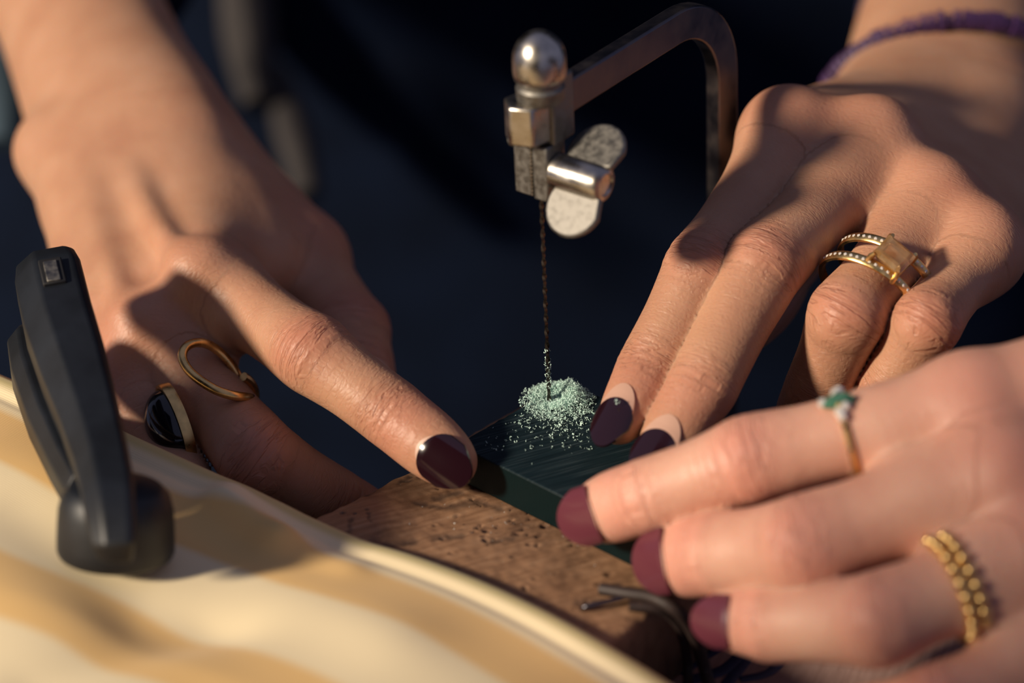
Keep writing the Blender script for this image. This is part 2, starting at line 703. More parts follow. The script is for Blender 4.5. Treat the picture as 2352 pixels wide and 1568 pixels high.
def nail(ch, parent, mat_polish, mat_bare, length=11.5, back=9.0, width=0.80, bare=0.30, lift=0.35, roll=0.0, square=2.6, over=1.2, tipround=0.36, cfac=1.0, bare_lift=0.55):
    """nail plate and polish on the end of a finger chain"""
    # reference frame: about 4 mm before the tip centre
    e = len(ch.c) - 1
    i = np.argmin(np.abs(ch.s - (ch.s[-1] - 5.0)))
    T, Nn = unit(ch.c[e] - ch.c[max(0, i - 3)]), ch.N[i]
    Nn = unit(Nn - (Nn @ T) * T)
    if roll:
        B0 = np.cross(T, Nn)
        Nn = unit(math.cos(roll) * Nn + math.sin(roll) * B0)
    B = np.cross(T, Nn)
    ra, rb = ch.ra[i], ch.rb[i]
    o = ch.c[e] + T * (min(ch.ra[e], ch.rb[e]) + over)          # free edge
    nu, nv = 20, 16

    def surf(a, b, off):
        """a 0 cuticle .. 1 free edge, b -1..1 across"""
        y = b * width * ra
        x = -length * (1 - a)
        p = o + T * x
        # height of the skin under the nail
        q = p - ch.c[e]
        t = np.clip((p - ch.c[i]) @ T, -20, 20)
        ci = ch.c[i] + T * t
        rbe = rb
        if t < 0:                                    # further back the nail follows the finger itself
            ci = np.array([np.interp(ch.s[i] + t, ch.s, ch.c[:, k]) for k in range(3)])
            rbe = float(np.interp(ch.s[i] + t, ch.s, ch.rb))
        hgt = rbe * (1.03 - 0.030 * max(0, t - 1.0)) * math.sqrt(max(0.02, 1 - (0.86 * y / ra) ** 2))
        edge = max(0.0, abs(b) - 0.72) / 0.28
        hgt -= 0.35 * edge ** 2 + 0.12 * max(0.0, 1 - a / 0.14) ** 1.5
        hgt -= 0.018 * max(0, x + length * 0.55) ** 2 * 0.55
        return ci + Nn * (hgt + off) + B * y

    def plate(a0, a1, off, thick, name, mat, wscale=1.0, frontcurve=True):
        V, F = [], []
        for layer in (0, 1):
            for iu in range(nu + 1):
                u = iu / nu
                a = a0 + (a1 - a0) * u
                for iv in range(nv + 1):
                    b = math.sin(math.pi / 2 * (-1 + 2 * iv / nv))
                    # rounded ends
                    aa = a
                    cen = (abs(b)) ** square
                    lo = a0 + (0.46 if a0 <= 0.01 else 0.30) * cfac * (1 - math.sqrt(max(0.0, 1 - 0.97 * b * b)))
                    hi_ = a1 - tipround * abs(b) ** 2.3
                    aa = lo + (hi_ - lo) * u
                    V.append(surf(aa, b * wscale, off - layer * thick))
        w = nv + 1
        n1 = (nu + 1) * w
        for iu in range(nu):
            for iv in range(nv):
                p = iu * w + iv
                F.append((p, p + 1, p + w + 1, p + w))
                F.append((n1 + p, n1 + p + w, n1 + p + w + 1, n1 + p + 1))
        rim = [iv for iv in range(nv)] + [iu * w + nv for iu in range(nu)] + [nu * w + iv for iv in range(nv, 0, -1)] + [iu * w for iu in range(nu, 0, -1)]
        for k in range(len(rim)):
            a, b = rim[k], rim[(k + 1) % len(rim)]
            F.append((a, n1 + a, n1 + b, b))
        ob = link_mesh(name, V, F, mat, parent)
        sharp(ob, 50)
        return ob
    plate(0.0, 0.95, lift * bare_lift, 0.7, 'fingernail', mat_bare, 0.86)
    plate(bare, 1.0, lift, 0.55, 'nail_polish', mat_polish, 0.985)

# ------------------------------------------------------------------ the jeweller's two hands and the second person's hand
def PR(px, py, d, ra, rb=None):
    return list(P(px, py, d)) + [ra, ra if rb is None else rb]


def ball(p, r, rb=None, dors=(0, 0, 1)):
    p = np.asarray(p, float)
    rb = r if rb is None else rb
    return Chain([list(p - 0.3 * RT) + [r, rb], list(p + 0.3 * RT) + [r, rb]], dors, 5)


def ridge(pts, r, dors, step=2.5):
    return Chain([list(p) + [r, r] for p in pts], dors, step)


def webs(fs, f=0.30, r=5.6, k=6.0, more=()):
    """flesh between neighbouring fingers"""
    out = []
    for a, b in zip(fs[:-1], fs[1:]):
        for ff, rr in ((0.03, r + 2.2), (f, r)) + tuple((m_, r - 0.8) for m_ in more):
            pa = a.c[np.argmin(np.abs(a.frac - ff))] - a.N[0] * 1.0
            pb = b.c[np.argmin(np.abs(b.frac - ff))] - b.N[0] * 1.0
            out.append((Chain([list(pa) + [rr, rr], list(0.5 * (pa + pb)) + [rr * 0.92, rr * 0.92], list(pb) + [rr, rr]], a.N[0], 6), k))
    return out


person_far = empty('person', 'person in dark navy clothes across the bench holding the wax down with both hands', 'person')
person_near = empty('person', 'person on the right reaching in one hand with plum nails', 'person')

# ---- hand on the left
DL = CV(-0.62, 0.55, 0.50)
DLt = CV(-0.15, 0.10, 1.0)
L_idx = finger([P(492, 655, 24), P(722, 816, -6), P(897, 947, -13), P(1046, 1068, -20)], 8.1,
               [CV(-0.45, 0.75, 0.55), CV(-0.2, 0.55, 0.8), CV(-0.1, 0.2, 0.95), CV(-0.22, -0.20, 1.0)])
L_mid = finger([P(368, 778, 24), P(590, 1045, -4), P(765, 1150, 6), P(850, 1196, 12)], 8.3,
               [CV(-0.75, 0.35, 0.5), CV(-0.5, 0.1, 0.85), CV(-0.4, -0.2, 0.9), CV(-0.3, -0.2, 0.9)])
L_rng = finger([P(315, 880, 20), P(420, 1150, -2), P(560, 1260, 16), P(640, 1300, 30)], 7.8, CV(-0.8, 0.1, 0.6))
L_pky = finger([P(275, 965, 16), P(330, 1180, 2), P(420, 1270, 18), P(480, 1300, 32)], 6.8, CV(-0.8, 0.1, 0.6))
TPROF = [(0.0, 1.20, 1.12), (0.4, 1.05, 0.98), (0.8, 1.04, 0.98), (1.0, 1.08, 1.0), (1.25, 1.02, 0.92), (2.0, 1.02, 0.86), (2.6, 0.92, 0.74), (2.85, .80, .62), (3.0, 0.66, 0.52)]
L_thb = finger([P(692, 590, 62), P(803, 762, 40), P(822, 850, 30), P(836, 925, 22)], 8.6, CV(0.5, 0.5, 0.55), TPROF)
wd = CV(-0.45, 0.72, 0.5)
L_palm = [
    (limb([PR(120, -130, 175, 25, 21), PR(178, 20, 134, 21.5, 18), PR(245, 190, 104, 22, 17.5), PR(300, 315, 84, 24, 17), PR(330, 400, 72, 24, 15)],
          [wd, wd, wd, CV(-0.5, 0.7, 0.5), CV(-0.55, 0.6, 0.5)]), 6),
    (limb([PR(395, 355, 82, 11, 10), PR(440, 500, 55, 10.5, 10), PR(492, 655, 24, 9.6, 10)], DL), 10),
    (limb([PR(320, 370, 80, 11, 10), PR(340, 570, 52, 10, 10), PR(368, 778, 24, 9.6, 10)], DL), 10),
    (limb([PR(250, 380, 80, 10, 10), PR(270, 600, 50, 9.5, 9.5), PR(315, 880, 20, 9.0, 9.5)], DL), 10),
    (limb([PR(195, 390, 80, 10, 10), PR(225, 640, 48, 8.5, 9), PR(275, 965, 16, 8.0, 8.5)], DL), 10),
    (limb([PR(455, 375, 90, 11, 11), PR(580, 490, 76, 11.5, 11.5), PR(692, 590, 62, 10.5, 10)], CV(0.4, 0.6, 0.5)), 9),
    (limb([PR(440, 420, 80, 13, 12), PR(530, 520, 60, 12, 11), PR(590, 610, 46, 10, 9)], DL), 12),
]
L_extra = [
    (ball(P(112, 345, 84), 7.5), 8),                                   # ulna head
    (ball(P(462, 622, 14), 6.5), 9), (ball(P(330, 752, 15), 6.0), 9),  # knuckles
    (ridge([P(205, 420, 60), P(235, 560, 40), P(290, 720, 14)], 2.1, DL), 4.5),
    (ridge([P(300, 400, 58), P(350, 500, 38), P(420, 600, 14)], 2.2, DL), 4.5),
    (ridge([P(160, 400, 68), P(195, 560, 46), P(225, 700, 26)], 1.9, DL), 4.5),
]
arm_l = build_hand('arm', person_far, M['skin_far'], [L_idx, L_mid, L_rng, L_pky, L_thb], L_palm + webs([L_idx, L_mid, L_rng, L_pky]), extra=L_extra, wrinkle=0.9)
nail(L_idx, arm_l, M['polish_dark'], M['nail'], length=12.8, bare=0.07, width=0.78, over=1.8, tipround=0.42)
nail(L_mid, arm_l, M['polish_dark'], M['nail'], length=11.0, bare=0.2)
nail(L_rng, arm_l, M['polish_dark'], M['nail'], length=11.0, bare=0.2)
nail(L_thb, arm_l, M['polish_dark'], M['nail'], length=13.0, bare=0.2)

# ---- hand at the back right
DR = CV(0.33, 0.86, 0.38)
R_idx = finger([P(1812, 322, 20), P(1612, 618, -7), P(1488, 850, -14), P(1420, 980, -22)], 7.6,
               [CV(-0.1, 0.8, 0.5), CV(-0.2, 0.5, 0.85), CV(-0.25, 0.4, 0.85), CV(-0.45, 0.30, 0.82)], tipscale=0.9)
R_mid = finger([P(2008, 345, 22), P(1752, 616, -10), P(1612, 890, -22), P(1512, 1050, -28)], 8.2,
               [CV(0.0, 0.8, 0.5), CV(-0.05, 0.5, 0.85), CV(-0.1, 0.4, 0.9), CV(-0.30, 0.32, 0.86)], tipscale=0.9)
R_rng = finger([P(2140, 475, 14), P(1945, 725, -14), P(1876, 895, -3), P(1838, 985, 7)], 7.8,
               [CV(0.2, 0.7, 0.6), CV(-0.05, 0.35, 0.9), CV(-0.35, -0.3, 0.85), CV(-0.5, -0.4, 0.7)])
R_pky = finger([P(2252, 575, 6), P(2128, 742, -17), P(2040, 885, -9), P(1990, 965, 0)], 6.9,
               [CV(0.3, 0.6, 0.6), CV(0.1, 0.35, 0.9), CV(-0.2, 0.0, 0.9), CV(-0.35, -0.2, 0.9)])
R_thb = finger([P(1905, 455, 62), P(1800, 600, 38), P(1760, 690, 26), P(1712, 765, 18)], 8.0, CV(-0.6, 0.5, 0.3), TPROF)
R_palm = [
    (limb([PR(2270, -220, 195, 26, 22), PR(2225, -50, 150, 24, 19), PR(2195, 90, 118, 25, 17.5), PR(2180, 215, 94, 26, 16.5), PR(2165, 270, 80, 25, 14)],
          [CV(0.1, 0.8, 0.5)] * 5), 6),
    (limb([PR(2075, 235, 92, 11, 10), PR(1940, 280, 55, 10.5, 10), PR(1812, 325, 20, 9.8, 10)], DR), 10),
    (limb([PR(2140, 235, 92, 11, 10), PR(2075, 290, 58, 10.2, 10), PR(2008, 350, 22, 9.8, 10)], DR), 10),
    (limb([PR(2215, 255, 88, 11, 10), PR(2180, 370, 52, 10, 9.5), PR(2140, 480, 14, 9.2, 9.5)], DR), 10),
    (limb([PR(2285, 275, 84, 10, 10), PR(2275, 430, 46, 9.5, 9), PR(2252, 580, 6, 8.2, 8.6)], DR), 10),
    (limb([PR(2060, 290, 92, 12, 12), PR(1980, 370, 80, 12, 12), PR(1905, 455, 62, 10.5, 10)], CV(-0.5, 0.6, 0.4)), 9),
]
R_extra = [
    (ball(P(1815, 292, 18), 7.0), 9), (ball(P(2004, 312, 17), 6.8), 9), (ball(P(2145, 445, 9), 6.0), 9), (ball(P(2258, 545, 1), 5.4), 9),
]
arm_r = build_hand('arm', person_far, M['skin_far'], [R_idx, R_mid, R_rng, R_pky, R_thb], R_palm + webs([R_idx, R_mid, R_rng, R_pky]), extra=R_extra, wrinkle=1.0)
nail(R_idx, arm_r, M['polish_dark'], M['nail'], length=14.6, bare=0.25, width=0.78, over=4.0)
nail(R_mid, arm_r, M['polish_dark'], M['nail'], length=14.6, bare=0.25, width=0.78, over=3.6)
nail(R_rng, arm_r, M['polish_dark'], M['nail'], length=12.0, bare=0.27)
nail(R_pky, arm_r, M['polish_dark'], M['nail'], length=10.0, bare=0.27)

# ---- the second person's hand in the foreground
DF = CV(0.0, 0.45, 0.9)
DFt = CV(-0.12, 0.05, 1.0)
F_idx = finger([P(2235, 928, -60), P(1722, 1056, -56), P(1488, 1138, -50), P(1362, 1180, -42)], 8.2,
               [CV(0, 0.5, 0.85), CV(0, 0.3, 0.95), CV(-0.05, 0.15, 1), CV(-0.15, -0.05, 1)])
F_mid = finger([P(2300, 1085, -68), P(1848, 1252, -69), P(1645, 1272, -58), P(1545, 1284, -50)], 9.1,
               [CV(0, 0.45, 0.9), CV(-0.05, 0.25, 0.95), CV(-0.1, 0.1, 1), CV(-0.2, 0.0, 1)])
F_rng = finger([P(2400, 1262, -76), P(2015, 1424, -81), P(1770, 1430, -68), P(1665, 1424, -62)], 8.4,
               [CV(0, 0.45, 0.9), CV(-0.05, 0.2, 0.95), CV(-0.1, 0.1, 1), CV(-0.2, 0.0, 1)], tipscale=0.86)
F_pky = finger([P(2480, 1465, -80), P(2150, 1618, -84), P(1985, 1650, -76), P(1890, 1655, -70)], 7.0, CV(-0.05, 0.3, 0.95))
F_thb = finger([P(2560, 900, -32), P(2420, 1010, -24), P(2330, 1060, -22), P(2260, 1090, -22)], 8.6, CV(0, 0.9, -0.3), TPROF)
F_palm = [
    (limb([PR(2900, 1130, -68, 27, 15), PR(3150, 1060, -66, 26, 17), PR(3400, 1020, -70, 27, 20)], CV(0, 0.5, 0.85)), 6),
    (limb([PR(3020, 900, -62, 11, 10), PR(2620, 850, -60, 10.5, 10), PR(2235, 928, -58, 9.4, 9.6)], DF), 10),
    (limb([PR(3020, 1090, -66, 11, 10), PR(2660, 1090, -68, 10.5, 10), PR(2312, 1112, -68, 9.8, 10)], DF), 10),
    (limb([PR(3020, 1170, -70, 11, 10), PR(2720, 1220, -74, 10.5, 10), PR(2420, 1290, -76, 9.4, 9.8)], DF), 10),
    (limb([PR(3020, 1250, -72, 11, 10), PR(2740, 1350, -78, 10, 9.5), PR(2480, 1470, -80, 8.6, 9)], DF), 10),
    (limb([PR(2980, 940, -48, 12, 12), PR(2780, 860, -40, 12, 12), PR(2560, 900, -32, 10.5, 10)], DF), 9),
]
F_extra = [(ball(P(2318, 1094, -73), 6.6), 9), (ball(P(2428, 1272, -80), 6.4), 9)]
arm_f = build_hand('arm', person_near, M['skin_near'], [F_idx, F_mid, F_rng, F_pky, F_thb], F_palm + webs([F_idx, F_mid, F_rng, F_pky], 0.38), extra=F_extra, wrinkle=0.8)
nail(F_idx, arm_f, M['polish_plum'], M['nail'], length=10.2, bare=0.03, width=0.84, cfac=0.5, over=1.2, tipround=0.5)
nail(F_mid, arm_f, M['polish_plum'], M['nail'], length=10.2, bare=0.03, width=0.84, cfac=0.5, over=1.2, tipround=0.5)
nail(F_rng, arm_f, M['polish_plum'], M['nail'], length=9.6, bare=0.03, width=0.84, cfac=0.5, over=1.2, tipround=0.5)
nail(F_pky, arm_f, M['polish_plum'], M['nail'], length=8.0, bare=0.03, width=0.9, cfac=0.5, over=0.6)

# ------------------------------------------------------------------ more materials
def wax_mat():
    m, nt, b = new_mat('carving_wax')
    tc = N(nt, 'ShaderNodeTexCoord')
    mr = N(nt, 'ShaderNodeMapping')
    mr.inputs['Rotation'].default_value = (0, 0, math.radians(-27))
    mp = N(nt, 'ShaderNodeMapping')
    mp.inputs['Scale'].default_value = (60, 2600, 300)
    L(nt, tc, 'Object', mr, 'Vector')
    L(nt, mr, 'Vector', mp, 'Vector')
    nz = N(nt, 'ShaderNodeTexNoise')
    nz.inputs['Scale'].default_value = 1.0
    nz.inputs['Detail'].default_value = 4
    L(nt, mp, 'Vector', nz, 'Vector')
    r = ramp(nt, [(0.35, (0.004, 0.011, 0.015)), (0.54, (0.009, 0.020, 0.026)), (0.72, (0.045, 0.064, 0.072))])
    L(nt, nz, 'Fac', r, 'Fac')
    # worn top; sawn sides coloured darker to stand in for shade
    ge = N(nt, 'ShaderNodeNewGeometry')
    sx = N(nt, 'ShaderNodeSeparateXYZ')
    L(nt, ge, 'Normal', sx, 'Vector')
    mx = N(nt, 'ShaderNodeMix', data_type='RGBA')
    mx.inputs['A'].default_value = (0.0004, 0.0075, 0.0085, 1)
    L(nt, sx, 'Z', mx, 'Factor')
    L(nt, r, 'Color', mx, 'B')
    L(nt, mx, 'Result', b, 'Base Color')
    b.inputs['Roughness'].default_value = 0.5
    b.inputs['Specular IOR Level'].default_value = 0.18
    b.inputs['Subsurface Weight'].default_value = 0.15
    b.inputs['Subsurface Radius'].default_value = (0.2, 0.8, 0.9)
    b.inputs['Subsurface Scale'].default_value = 2 * MM
    bp = N(nt, 'ShaderNodeBump')
    bp.inputs['Distance'].default_value = 0.12 * MM
    bp.inputs['Strength'].default_value = 0.7
    L(nt, nz, 'Fac', bp, 'Height')
    L(nt, bp, 'Normal', b, 'Normal')
    return m


def wood_mat(name, c0, c1, c2, rot=20, dirt=True):
    m, nt, b = new_mat(name)
    tc = N(nt, 'ShaderNodeTexCoord')
    mr = N(nt, 'ShaderNodeMapping')
    mr.inputs['Rotation'].default_value = (0, 0, math.radians(-rot))
    mp = N(nt, 'ShaderNodeMapping')
    mp.inputs['Scale'].default_value = (110, 900, 200)
    L(nt, tc, 'Object', mr, 'Vector')
    L(nt, mr, 'Vector', mp, 'Vector')
    nz = N(nt, 'ShaderNodeTexNoise')
    nz.inputs['Scale'].default_value = 1.0
    nz.inputs['Detail'].default_value = 6
    L(nt, mp, 'Vector', nz, 'Vector')
    r = ramp(nt, [(0.30, c0), (0.52, c1), (0.75, c2)])
    L(nt, nz, 'Fac', r, 'Fac')
    n2 = N(nt, 'ShaderNodeTexNoise')
    n2.inputs['Scale'].default_value = 62
    n2.inputs['Detail'].default_value = 7
    n2.inputs['Roughness'].default_value = 0.7
    L(nt, tc, 'Object', n2, 'Vector')
    r2 = ramp(nt, [(0.34, (0.40, 0.38, 0.40)), (0.50, (1, 1, 1))])
    L(nt, n2, 'Fac', r2, 'Fac')
    mu = N(nt, 'ShaderNodeMix', data_type='RGBA', blend_type='MULTIPLY')
    mu.inputs['Factor'].default_value = 0.75 if dirt else 0.2
    L(nt, r, 'Color', mu, 'A')
    L(nt, r2, 'Color', mu, 'B')
    pit = N(nt, 'ShaderNodeAttribute', attribute_name='pit')
    m2 = N(nt, 'ShaderNodeMix', data_type='RGBA')
    m2.inputs['B'].default_value = (0.016, 0.014, 0.016, 1)
    L(nt, mu, 'Result', m2, 'A')
    L(nt, pit, 'Fac', m2, 'Factor')
    L(nt, m2, 'Result', b, 'Base Color')
    b.inputs['Roughness'].default_value = 0.62
    b.inputs['Specular IOR Level'].default_value = 0.3
    bp = N(nt, 'ShaderNodeBump')
    bp.inputs['Distance'].default_value = 0.12 * MM
    bp.inputs['Strength'].default_value = 0.5
    L(nt, nz, 'Fac', bp, 'Height')
    b2 = N(nt, 'ShaderNodeBump')
    b2.inputs['Distance'].default_value = 0.5 * MM
    b2.inputs['Strength'].default_value = 0.6
    L(nt, n2, 'Fac', b2, 'Height')
    L(nt, bp, 'Normal', b2, 'Normal')
    L(nt, b2, 'Normal', b, 'Normal')
    return m


def steel_mat(name, col, rough, noise=0.25, scale=500, tint=None):
    m, nt, b = new_mat(name)
    tc = N(nt, 'ShaderNodeTexCoord')
    nz = N(nt, 'ShaderNodeTexNoise')
    nz.inputs['Scale'].default_value = scale
    nz.inputs['Detail'].default_value = 6
    L(nt, tc, 'Object', nz, 'Vector')
    c2 = tint or [c * (1 - noise) for c in col]
    r = ramp(nt, [(0.35, c2), (0.65, col)])
    L(nt, nz, 'Fac', r, 'Fac')
    L(nt, r, 'Color', b, 'Base Color')
    b.inputs['Metallic'].default_value = 1.0
    r3 = ramp(nt, [(0.3, (rough * 0.8,) * 3), (0.7, (min(1, rough * 1.35),) * 3)])
    L(nt, nz, 'Fac', r3, 'Fac')
    L(nt, r3, 'Color', b, 'Roughness')
    return m


def fabric_mat(name):
    m, nt, b = new_mat(name)
    at = N(nt, 'ShaderNodeAttribute', attribute_name='fc')      # mm along the hem, mm from the hem
    sx = N(nt, 'ShaderNodeSeparateXYZ')
    L(nt, at, 'Vector', sx, 'Vector')
    dv = N(nt, 'ShaderNodeMath', operation='DIVIDE')
    dv.inputs[1].default_value = 200.0
    L(nt, sx, 'Y', dv, 0)
    cream = (0.92, 0.76, 0.48)
    yel = (0.88, 0.56, 0.22)
    olv = (0.64, 0.53, 0.24)
    st = [(0.0, olv), (0.013, olv), (0.022, cream), (0.048, cream), (0.058, yel), (0.125, yel), (0.135, cream), (0.235, cream), (0.247, yel),
          (0.335, yel), (0.347, cream), (0.445, cream), (0.457, yel), (0.545, yel), (0.557, cream), (0.66, cream), (0.67, yel), (0.76, yel), (0.77, cream)]
    r = ramp(nt, st)
    L(nt, dv, 'Value', r, 'Fac')
    L(nt, r, 'Color', b, 'Base Color')
    b.inputs['Roughness'].default_value = 0.85
    b.inputs['Sheen Weight'].default_value = 0.15
    b.inputs['Specular IOR Level'].default_value = 0.15
    # woven ribs
    mp = N(nt, 'ShaderNodeMapping')
    mp.inputs['Scale'].default_value = (0.0, 1.0, 1.0)
    L(nt, at, 'Vector', mp, 'Vector')
    wv = N(nt, 'ShaderNodeTexWave', bands_direction='Y')
    wv.inputs['Scale'].default_value = 0.6
    L(nt, mp, 'Vector', wv, 'Vector')
    bp = N(nt, 'ShaderNodeBump')
    bp.inputs['Distance'].default_value = 0.05 * MM
    bp.inputs['Strength'].default_value = 0.4
    L(nt, wv, 'Fac', bp, 'Height')
    L(nt, bp, 'Normal', b, 'Normal')
    return m


M['wax'] = wax_mat()
M['pin'] = wood_mat('worn_beech', (0.215, 0.112, 0.060), (0.285, 0.155, 0.085), (0.35, 0.205, 0.12), 27)
M['bench'] = wood_mat('bench_wood', (0.30, 0.18, 0.15), (0.36, 0.225, 0.19), (0.42, 0.27, 0.23), 70, False)
M['steel_dark'] = steel_mat('burnished_steel', (0.16, 0.135, 0.13), 0.34, 0.3, 160, (0.10, 0.10, 0.125))
M['nickel'] = steel_mat('nickel_plate', (0.62, 0.57, 0.50), 0.27, 0.3, 300)
M['nickel_worn'] = steel_mat('worn_nickel', (0.27, 0.255, 0.23), 0.50, 0.25, 700)
M['blade'] = steel_mat('blade_steel', (0.10, 0.085, 0.075), 0.4, 0.3, 900)
M['gold'] = steel_mat('yellow_gold', (0.95, 0.66, 0.28), 0.30, 0.12, 500)
M['gold_worn'] = steel_mat('worn_gold', (0.88, 0.58, 0.23), 0.28, 0.3, 420)
M['diamond'] = simple_mat('white_stones', (0.85, 0.80, 0.74), 0.08, metal=0.35, spec=1.0)
M['black_stone'] = simple_mat('black_onyx', (0.004, 0.004, 0.007), 0.10, coat=0.3)
M['green_stone'] = simple_mat('green_stone', (0.06, 0.17, 0.11), 0.2, spec=0.8)
M['purple'] = simple_mat('purple_beads', (0.055, 0.022, 0.085), 0.45, noise=0.35, scale=250)
M['plastic'] = simple_mat('black_plastic', (0.007, 0.0090, 0.013), 0.48, noise=0.4, scale=120, bump=0.12)
M['shaving'] = simple_mat('wax_shavings', (0.60, 0.80, 0.72), 0.8, noise=0.2, scale=400)
M['cord'] = simple_mat('leather_cord', (0.030, 0.017, 0.014), 0.6, noise=0.3, scale=500)
M['ink'] = simple_mat('blue_ink', (0.008, 0.018, 0.075), 0.5, noise=0.2)
M['navy'] = simple_mat('navy_cotton', (0.0026, 0.0058, 0.0165), 0.9, noise=0.3, scale=25, spec=0.1)
M['greycloth'] = simple_mat('grey_linen', (0.05, 0.045, 0.045), 0.9, noise=0.2, scale=40, spec=0.1)
M['bluecloth'] = simple_mat('blue_grey_linen', (0.05, 0.075, 0.10), 0.9, noise=0.2, scale=40, spec=0.1)
M['wall'] = simple_mat('dark_wall', (0.003, 0.005, 0.011), 0.9, noise=0.3, scale=4, spec=0.1)
M['fabric'] = fabric_mat('striped_canvas')
M['handle'] = wood_mat('turned_handle', (0.16, 0.07, 0.03), (0.25, 0.12, 0.05), (0.32, 0.16, 0.07), 0, False)


def citrine_mat():
    m, nt, b = new_mat('citrine')
    b.inputs['Base Color'].default_value = (0.80, 0.50, 0.22, 1)
    b.inputs['Roughness'].default_value = 0.08
    b.inputs['IOR'].default_value = 1.55
    b.inputs['Transmission Weight'].default_value = 0.75
    tc = N(nt, 'ShaderNodeTexCoord')
    nz = N(nt, 'ShaderNodeTexNoise')
    nz.inputs['Scale'].default_value = 350
    L(nt, tc, 'Object', nz, 'Vector')
    r = ramp(nt, [(0.35, (0.62, 0.34, 0.12)), (0.65, (0.92, 0.66, 0.36))])
    L(nt, nz, 'Fac', r, 'Fac')
    L(nt, r, 'Color', b, 'Base Color')
    return m


M['citrine'] = citrine_mat()


# ------------------------------------------------------------------ shape helpers
def frame_box(o, X, Y, Z, x0, x1, y0, y1, z0, z1):
    v = [o + X * x + Y * y + Z * z for z in (z0, z1) for y in (y0, y1) for x in (x0, x1)]
    f = [(0, 2, 3, 1), (4, 5, 7, 6), (0, 1, 5, 4), (2, 6, 7, 3), (0, 4, 6, 2), (1, 3, 7, 5)]
    return v, f


def lathe(o, A, prof, seg=32, X=None, squash=1.0, rot=0.0):
    """profile rows (radius, height) turned round axis A"""
    A = unit(A)
    X = unit(X - (X @ A) * A) if X is not None else unit(np.cross(A, [0.31, 0.7, 0.2]))
    Y = np.cross(A, X)
    v = []
    for r, h in prof:
        for j in range(seg):
            a = 2 * math.pi * j / seg + rot
            v.append(o + A * h + r * (math.cos(a) * X + squash * math.sin(a) * Y))
    f = []
    for i in range(len(prof) - 1):
        for j in range(seg):
            q = (j + 1) % seg
            f.append((i * seg + j, i * seg + q, (i + 1) * seg + q, (i + 1) * seg + j))
    f.append(tuple(range(seg))[::-1])
    f.append(tuple((len(prof) - 1) * seg + j for j in range(seg)))
    return v, f


def prism(o, X, Y, Z, poly, z0, z1):
    n = len(poly)
    v = [o + X * a + Y * b + Z * z0 for a, b in poly] + [o + X * a + Y * b + Z * z1 for a, b in poly]
    f = [tuple(range(n))[::-1], tuple(range(n, 2 * n))]
    for i in range(n):
        k = (i + 1) % n
        f.append((i, k, n + k, n + i))
    return v, f


def put(name, vf, mat, parent=None, bev=0, deg=35, seg=2):
    ob = link_mesh(name, vf[0], vf[1], mat, parent)
    sharp(ob, deg)
    if bev:
        bevel(ob, bev, seg)
    return ob


ZUP = np.array([0, 0, 1.0])
PINZ = -8.4

# ------------------------------------------------------------------ the room behind, very dark
put('wall_back', frame_box(np.array([0, 1500., 0]), RT, np.array([0, 1., 0]), ZUP, -2500, 2500, 0, 60, -900, 1800), M['wall'])['kind'] = 'structure'
put('floor', frame_box(np.array([0, 300., -800]), RT, np.array([0, 1., 0]), ZUP, -2500, 2500, -2200, 1500, -60, 0), M['wall'])['kind'] = 'structure'

# ------------------------------------------------------------------ bench top
bench = empty('workbench', 'wooden bench top with blue pen scribbles under the cloth and the bench pin', 'workbench')
bpoly = [G(x, y, -30)[:2] for x, y in [(-420, 1000), (300, 1360), (900, 1540), (1300, 1480), (1900, 1395), (3000, 1395)]]
bpoly += [np.array([400, -380.]), np.array([-400, -380.])]
put('bench_board', prism(np.zeros(3), RT, np.array([0, 1., 0]), ZUP, bpoly[::-1], -62, -30), M['bench'], bench, 1.2)
for k, (x0, y0, x1, y1, w) in enumerate([(1560, 1545, 1668, 1478, 1.3), (1585, 1562, 1715, 1494, 1.5), (1668, 1572, 1724, 1494, 1.3), (1700, 1560, 1800, 1512, 1.1)]):
    a, b = G(x0, y0, -29.9), G(x1, y1, -29.9)
    mid = 0.5 * (a + b) + np.array([1.0, 1.4 * (-1) ** k, 0])
    pts, _ = catmull([a, mid, b], 2.0)
    put('ink_stroke', tube_mesh(pts, w, 8, up=ZUP, flat=0.12), M['ink'], bench)

